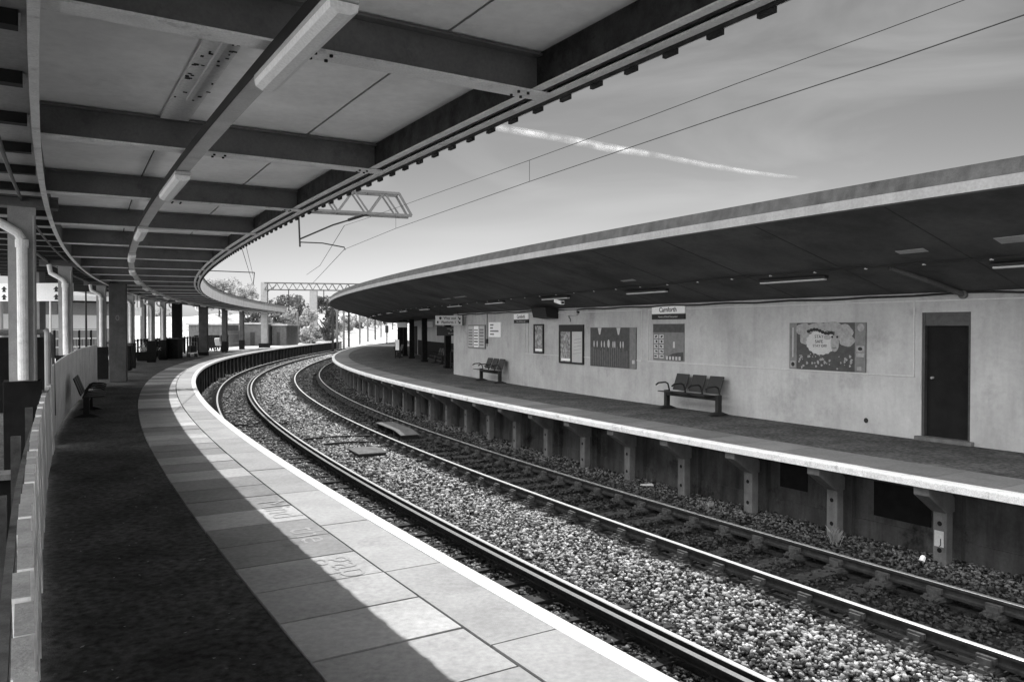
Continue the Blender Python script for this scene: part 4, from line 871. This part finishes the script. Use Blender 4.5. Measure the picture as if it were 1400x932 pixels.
UP = [(0.0, 6.05), (.13, 5.95), (.262, 5.87), (.344, 5.83), (.638, 5.66), (.8, 5.58), (.9, 5.55), (1.0, 5.50), (1.06, 5.48), (1.4, 5.44), (1.8, 5.6)]; ua = cw(*UP[0])
wire('contact_wire', [wend, wb, cw(.9, 5.15), cw(.638, 5.2), cw(.262, 5.22), wa], .0075, 'lower of the two wires crossing the sky from the near cantilever arm')
wire('catenary_wire', [cw(*q) for q in UP], .007, 'upper of the two wires crossing the sky from the near cantilever arm')
g = MB()
for t_, za, zb in ((.638, 5.2, 5.66), (.262, 5.22, 5.87)): g.tube([cw(t_, za), cw(t_, zb)], .005, 4)
tag(g.build('dropper', 'wire'), 'thin droppers linking the two wires in the open sky', 'wire')
w2 = xyz(58, 5.45, 5.1); wire('contact_wire', [wa, w2], .012, 'lower wire running from the near cantilever arm down to the distant gantry'); wire('catenary_wire', [ua, (ua + xyz(58, 5.2, 5.9)) / 2 - Vector((0, 0, .45)), xyz(58, 5.2, 5.9)], .012, 'upper wire running from the near cantilever arm down to the distant gantry')
n1 = xyz(30, 1.6, 5.12); n2 = xyz(58, 1.5, 5.1); wire('contact_wire', [n1 + (n1 - n2) * .9, n1, n2], .012, 'lower wire beyond the valance, left of the distant gantry'); wire('catenary_wire', [xyz(30, 1.6, 5.9), xyz(58, 1.5, 5.8)], .012, 'upper wire beyond the valance, left of the distant gantry')
g = MB(); g.tube([xyz(30, 1.0, 5.9), xyz(30, 1.6, 5.9), xyz(30, 1.6, 5.55)], .05, 6); tag(g.build('wire_clamp', 'wire'), 'small dark clamp where the left wires pass the valance', 'clamp')
# far support at s=58 for both tracks
g = MB(); m58 = empty('catenary_mast', xyz(58, -5.6, 0), world=True); g.bar(xyz(58, -5.8, -.1), xyz(58, -5.8, 7.2), .3); g.build('pole', 'galv', m58); g = MB(); g.bar(xyz(58, -5.8, 6.2), xyz(58, 1.6, 6.0), .06); g.tube([xyz(58, 1.6, 6.0), xyz(58, 1.5, 5.1)], .03, 5); g.build('arm', 'wire', m58)
g = MB(); [g.tube([xyz(58, o, 7.2), xyz(58, o, 7.9)], .09, 8) for o in (-5.9, -5.3, -4.8)]; g.tube([xyz(58, -6.2, 7.2), xyz(58, -4.0, 7.2)], .06, 5); g.build('insulator', 'black', m58); tag(m58, 'mast top with black insulators showing above the far left canopy', 'mast')
# far gantry
def px(u, v, d): return Vector(((u - 700) / 1063 * d, d, 2.01 + (449 - v) / 1063 * d))
gd = 82.0
fg = truss('lattice_gantry', px(362, 396, gd), px(497, 397.5, gd + 3), .72, .5, 12, 'galv', 'long distant lattice gantry spanning the tracks beyond the left canopy', .05, True)
a = px(362, 386, gd); g = MB(); g.box(a.x - .33, a.x + .33, a.y - .2, a.y + .2, -.05, a.z); m1 = g.build('gantry_mast', 'galv_pale'); tag(m1, 'pale broad mast at the left end of the distant gantry, with dark foot', 'mast')
g = MB(); g.box(a.x - .5, a.x + .5, a.y - .45, a.y + .3, -.05, .45); f_ = g.build('foot', 'black'); f_.parent = m1
g = MB(); g.bar(px(364, 400, gd), px(378, 390, gd), .09); f_ = g.build('knee_brace', 'galv'); f_.parent = m1
a = px(429, 396, 118); g = MB(); g.box(a.x - .55, a.x + .55, a.y - .25, a.y + .25, -1.2, a.z - .2); tag(g.build('gantry_mast', 'galv_pale'), 'pale broad mast under the middle of the distant gantry', 'mast')
for u in (395, 443): 
    g = MB(); g.tube([px(u, 396, gd), px(u, 425, gd)], .05, 5); tag(g.build('drop_tube', 'wire'), 'thin dark drop tube below the distant gantry, %s' % ('left of the middle mast' if u < 420 else 'right of the middle mast'), 'tube')
mc = None
for i, (u, dd, top) in enumerate(((455, 110, 415), (461, 118, 410), (470, 125, 425), (477, 135, 405), (492, 150, 420), (503, 165, 418), (513, 180, 425), (521, 200, 428), (529, 220, 430), (537, 245, 432), (407, 105, 428), (372, 100, 436))):
    b_ = px(u, top, dd)
    m_ = empty('line_mast', (b_.x, b_.y, -1.4)); g = MB(); g.box(-.14, .14, -.14, .14, 0, b_.z + 1.4); g.build('pole', 'galv' if i % 3 else 'wire', m_)
    g = MB(); g.bar((0, 0, b_.z + 1.1), (2.2, 0, b_.z + 1.3), .08); g.bar((0, 0, b_.z + .4), (2.0, 0, b_.z + 1.2), .06); g.build('arm', 'wire', m_)
    tag(m_, 'distant slender railway mast among others beyond the platform ends', 'mast', 'distant masts beyond the platforms')
r = empty('signal_post', (px(529, 449, 128).x, 128, -1.3)); g = MB(); g.box(-.08, .08, -.08, .08, 0, 2.6); g.build('pole', 'ink', r); g = MB(); g.box(-.25, .25, -.15, .15, 2.6, 3.8); g.build('head', 'ink', r); tag(r, 'small dark signal head beside the far tip of the right platform', 'signal')

# ------------------------------------------------------------------ bank and vegetation beyond
def hz(x, y):
    e = max(0.0, min(1.0, (y - 88) / 40)); lx = -22.5 + (0 if y < 200 else (y - 200) * .05)
    t = max(0.0, min(1.0, (lx - x - 5) / 22)); far = max(0, min(1, (y - 240) / 160))
    return -1.41 + e * (5.2 * t ** 1.1 + .35 * math.sin(x * .5 + y * .11) * t) + far * 6
g = MB(); nx, ny = 70, 90; xs = np.linspace(-140, 60, nx); ys = np.linspace(88, 420, ny)
vs = [(x, y, hz(x, y)) for y in ys for x in xs]
g.add(vs, [(j * nx + i, j * nx + i + 1, (j + 1) * nx + i + 1, (j + 1) * nx + i) for j in range(ny - 1) for i in range(nx - 1)])
M['bank'] = mat('bleached_bank_grass', 0.42, 1.0, 0.45, 0.25, 0.9, 2.5, fine=0.6, spec=0.05)
struct(g.build('bank', 'bank', smooth=True))
def tree(name, x, y, z, h, w, m_, label, cat='tree', nl=1500, leaf=.28, seed=0, grp=None, base=.15):
    rs = np.random.default_rng(seed); r = empty(name, (x, y, z))
    g = MB(); g.tube([(0, 0, -.3), (.1 * w * .2, 0, h * .35), (0, .1, h * .75)], max(.06, h * .03), 7, r1=.03)
    for k in range(6):
        q = rs.uniform(0, 6.28); zz = rs.uniform(.25, .6) * h; g.tube([(0, 0, zz), (math.cos(q) * w * .25, math.sin(q) * w * .25, zz + h * .14), (math.cos(q) * w * .4, math.sin(q) * w * .4, zz + h * .25)], h * .014, 5, r1=.01)
    g.build('trunk', 'bark', r)
    nb = 16; cen = np.stack([rs.uniform(-.42, .42, nb) * w, rs.uniform(-.42, .42, nb) * w, h * rs.uniform(base + .1, .9, nb)], 1); rad = rs.uniform(.12, .26, nb) * min(w, h)
    bi = rs.integers(0, nb, nl); dv = rs.normal(size=(nl, 3)); dv /= np.linalg.norm(dv, axis=1)[:, None]; p = cen[bi] + dv * (rad[bi] * rs.uniform(.35, 1.1, nl) ** .6)[:, None]
    p = p[p[:, 2] > h * base * .3]; g = MB()
    for i, c in enumerate(p):
        a = rs.normal(size=3); a /= np.linalg.norm(a); b = np.cross(a, rs.normal(size=3)); b /= np.linalg.norm(b); sz = leaf * rs.uniform(.5, 1.2); g.tone = float(rs.uniform(.6, 1.4))
        g.add([c - a * sz, c + b * sz * .6, c + a * sz, c - b * sz * .6], [(0, 1, 2, 3)])
    g.build('crown', m_, r); tag(r, label, cat, grp); return r
def tpx(name, u, vtop, vbase, d, wpx, m_, label, seed, **k):
    x = (u - 700) / 1063 * d; zt = 2.01 + (449 - vtop) / 1063 * d; zb = hz(x, d) if vbase is None else 2.01 + (449 - vbase) / 1063 * d
    return tree(name, x, d, zb, max(1.5, zt - zb), wpx / 1063 * d, m_, label, seed=seed, **k)
tpx('tree', 300, 380, None, 135, 46, 'leaf_pale', 'pale airy tree just right of where the left canopy turns', 1, nl=2200, leaf=.3)
tpx('tree', 334, 388, None, 128, 34, 'leaf_pale', 'pale tree behind the mast with black insulators', 2, nl=1800)
tpx('tree', 396, 402, None, 125, 50, 'leaf', 'dark round tree under the left half of the distant gantry', 3, nl=2800)
tpx('tree', 350, 412, None, 122, 34, 'leaf', 'small dark tree between the pale tree and the pale gantry mast', 4, nl=1500)
tpx('tree', 446, 402, None, 130, 34, 'leaf', 'dark tree right of the middle gantry mast', 5, nl=1800)
tpx('shrub', 412, 422, None, 112, 40, 'leaf_pale', 'pale broad shrub on the bank below the dark round tree', 6, cat='shrub', nl=1600, base=.02)
tpx('shrub', 380, 428, None, 108, 36, 'leaf', 'dark shrub behind the palisade fence, left part', 7, cat='shrub', nl=1300, base=.02)
tpx('shrub', 425, 438, None, 105, 30, 'leaf_pale', 'low pale shrub at the foot of the middle gantry mast', 8, cat='shrub', nl=1100, base=.02)
random.seed(5)
for k in range(12):
    u = 445 + k * 9.5 + random.uniform(-3, 3); d_ = 140 + k * 14
    tpx('shrub', u, random.uniform(425, 444), None, d_, random.uniform(14, 26), random.choice(['leaf_pale', 'leaf_pale', 'leaf']), 'distant bush on the pale bank beyond the end of the right canopy', 20 + k, cat='shrub', nl=500, leaf=.4, base=.02, grp='distant bushes on the bank')
random.seed(9)
for k in range(16):
    d_ = 330 + random.uniform(0, 60); u = -60 + k * 45 + random.uniform(-10, 10); x = (u - 700) / 1063 * d_
    tree('tree', x, d_, 0 if d_ < 0 else -1, random.uniform(8, 14), random.uniform(16, 24), 'leaf_pale', 'far hazy tree on the skyline seen between columns and masts', nl=700, leaf=1.0, seed=50 + k, grp='far skyline trees', base=.02)
# weeds and litter along the right wall
def tuft(s, o, z, h, n, lab, seed):
    rs = np.random.default_rng(seed); g = MB()
    for k in range(n):
        q = rs.uniform(0, 6.28); l = h * rs.uniform(.5, 1); bx, by = rs.normal(0, .04, 2); tx, ty = bx + math.cos(q) * l * .5, by + math.sin(q) * l * .5; c, s_ = math.cos(q + 1.57) * .006, math.sin(q + 1.57) * .006
        g.add([(bx - c, by - s_, 0), (bx + c, by + s_, 0), ((bx + tx) / 2 + c, (by + ty) / 2 + s_, l * .7), (tx, ty, l), ((bx + tx) / 2 - c, (by + ty) / 2 - s_, l * .7)], [(0, 1, 2, 3, 4)])
    r = empty('weed', P(s, o, z)); g.build('leaves', 'leaf_pale', r); tag(r, lab, 'weed'); return r
tuft(7.0, 7.15, -1.24, .26, 60, 'spiky pale grass tuft by the second concrete support post', 1)
tuft(9.9, 7.3, -1.24, .12, 30, 'small weed among stones below the right platform, left of the spiky tuft', 2)
for k, s in enumerate((38, 41, 44.5, 49, 53)):
    w_ = tuft(s, .35, -1.25, .35, 40, 'small weed beside the rail below the curved left platform', 10 + k); w_['group'] = 'weeds below the left platform'
g = MB(); c = P(5.7, 7.35, -1.21); g.tube([(c[0], c[1], c[2]), (c[0] + .03, c[1] + .02, c[2] + .05), (c[0] + .05, c[1] + .06, c[2] + .02)], .04, 7, r1=.03); tag(g.build('litter', 'sign_white'), 'crumpled white litter on stones left of the post with the white plate', 'litter')
g = MB(); c = P(11.9, 7.4, -1.2); g.hexa([(c[0] - .12, c[1], c[2]), (c[0] + .15, c[1] - .05, c[2]), (c[0] + .18, c[1] + .06, c[2]), (c[0] - .1, c[1] + .09, c[2]), (c[0] - .1, c[1], c[2] + .03), (c[0] + .12, c[1] - .02, c[2] + .05), (c[0] + .15, c[1] + .04, c[2] + .03), (c[0] - .1, c[1] + .07, c[2] + .02)]); tag(g.build('litter', 'soffit_patch'), 'flattened pale litter on stones between the farther support posts', 'litter')
random.seed(21); g = MB()
for k in range(60):
    s = random.uniform(3, 12); o = random.uniform(-2.9, -1.85); q = random.uniform(.003, .010); p = P(s, o, -.008); a = random.uniform(0, 6)
    g.add([(p[0] + math.cos(a) * q * 2, p[1] + math.sin(a) * q * 2, p[2]), (p[0] - math.sin(a) * q, p[1] + math.cos(a) * q, p[2]), (p[0] - math.cos(a) * q * 2, p[1] - math.sin(a) * q * 2, p[2] + .003), (p[0] + math.sin(a) * q, p[1] - math.cos(a) * q, p[2])], [(0, 1, 2, 3)])
o = g.build('grit', 'soffit_patch'); tag(o, 'scattered pale grit and scraps on the dark tarmac of the left platform', 'grit', kind='stuff')

# faded platform lettering
r = empty('platform_lettering', P(7.4, -.88, .0042), th(7.4) - math.pi / 2)
for t_, s in (('Mind', 8.2), ('the', 6.95), ('gap', 5.8)):
    q = P(s, -.84, .0036); e = empty('word', (0, 0, 0)); bpy.data.objects.remove(e)
    o = text(t_, .46, 'faint_paint', r, (0, 0, 0), (0, 0, 0), name='word', ext=0, bold=-.004)
    v = Vector(q) - Vector(r.location); c, s_ = math.cos(-r.rotation_euler.z), math.sin(-r.rotation_euler.z); o.location = (v.x * c - v.y * s_, v.x * s_ + v.y * c, .0); o.rotation_euler = (0, 0, th(s) - math.pi / 2 - r.rotation_euler.z)
tag(r, 'faded white words Mind the gap painted on the slabs near the platform edge', 'lettering')

# contrail high above
def cpx(u, v, d):
    q = Vector(((u - 700) / 1063, 1, (449 - v) / 1063)); return Vector((0, 0, 2)) + q * d
ck = [(600, 150, 2), (680, 176, 9), (760, 189, 10), (830, 203, 11), (900, 214, 7), (960, 226, 7), (1020, 236, 6), (1060, 241, 5), (1090, 244, 2)]
g = MB(); vs = []; fs = []; tn = []
for i, (u, v, wd) in enumerate(ck):
    for j, f in enumerate((-1, -.5, 0, .5, 1)):
        p = cpx(u, v + f * wd * .62, 9000); p.y += (1 - f * f) * -60; vs.append(p); tn.append([0, .55, 1, .45, 0][j] * (.0 if i in (0, len(ck) - 1) else (1.0 if i < 4 else .6)))
for i in range(len(ck) - 1):
    for j in range(4): a = i * 5 + j; fs.append((a, a + 5, a + 6, a + 1))
g.add(vs, fs); g.t = tn; o = g.build('contrail', 'vapour', smooth=True); tag(o, 'thin bright vapour trail slanting across the sky above the right canopy', 'contrail', kind='stuff')
for o in bpy.data.objects:
    if '_w' in o: del o['_w']
print('objects', len(bpy.data.objects))
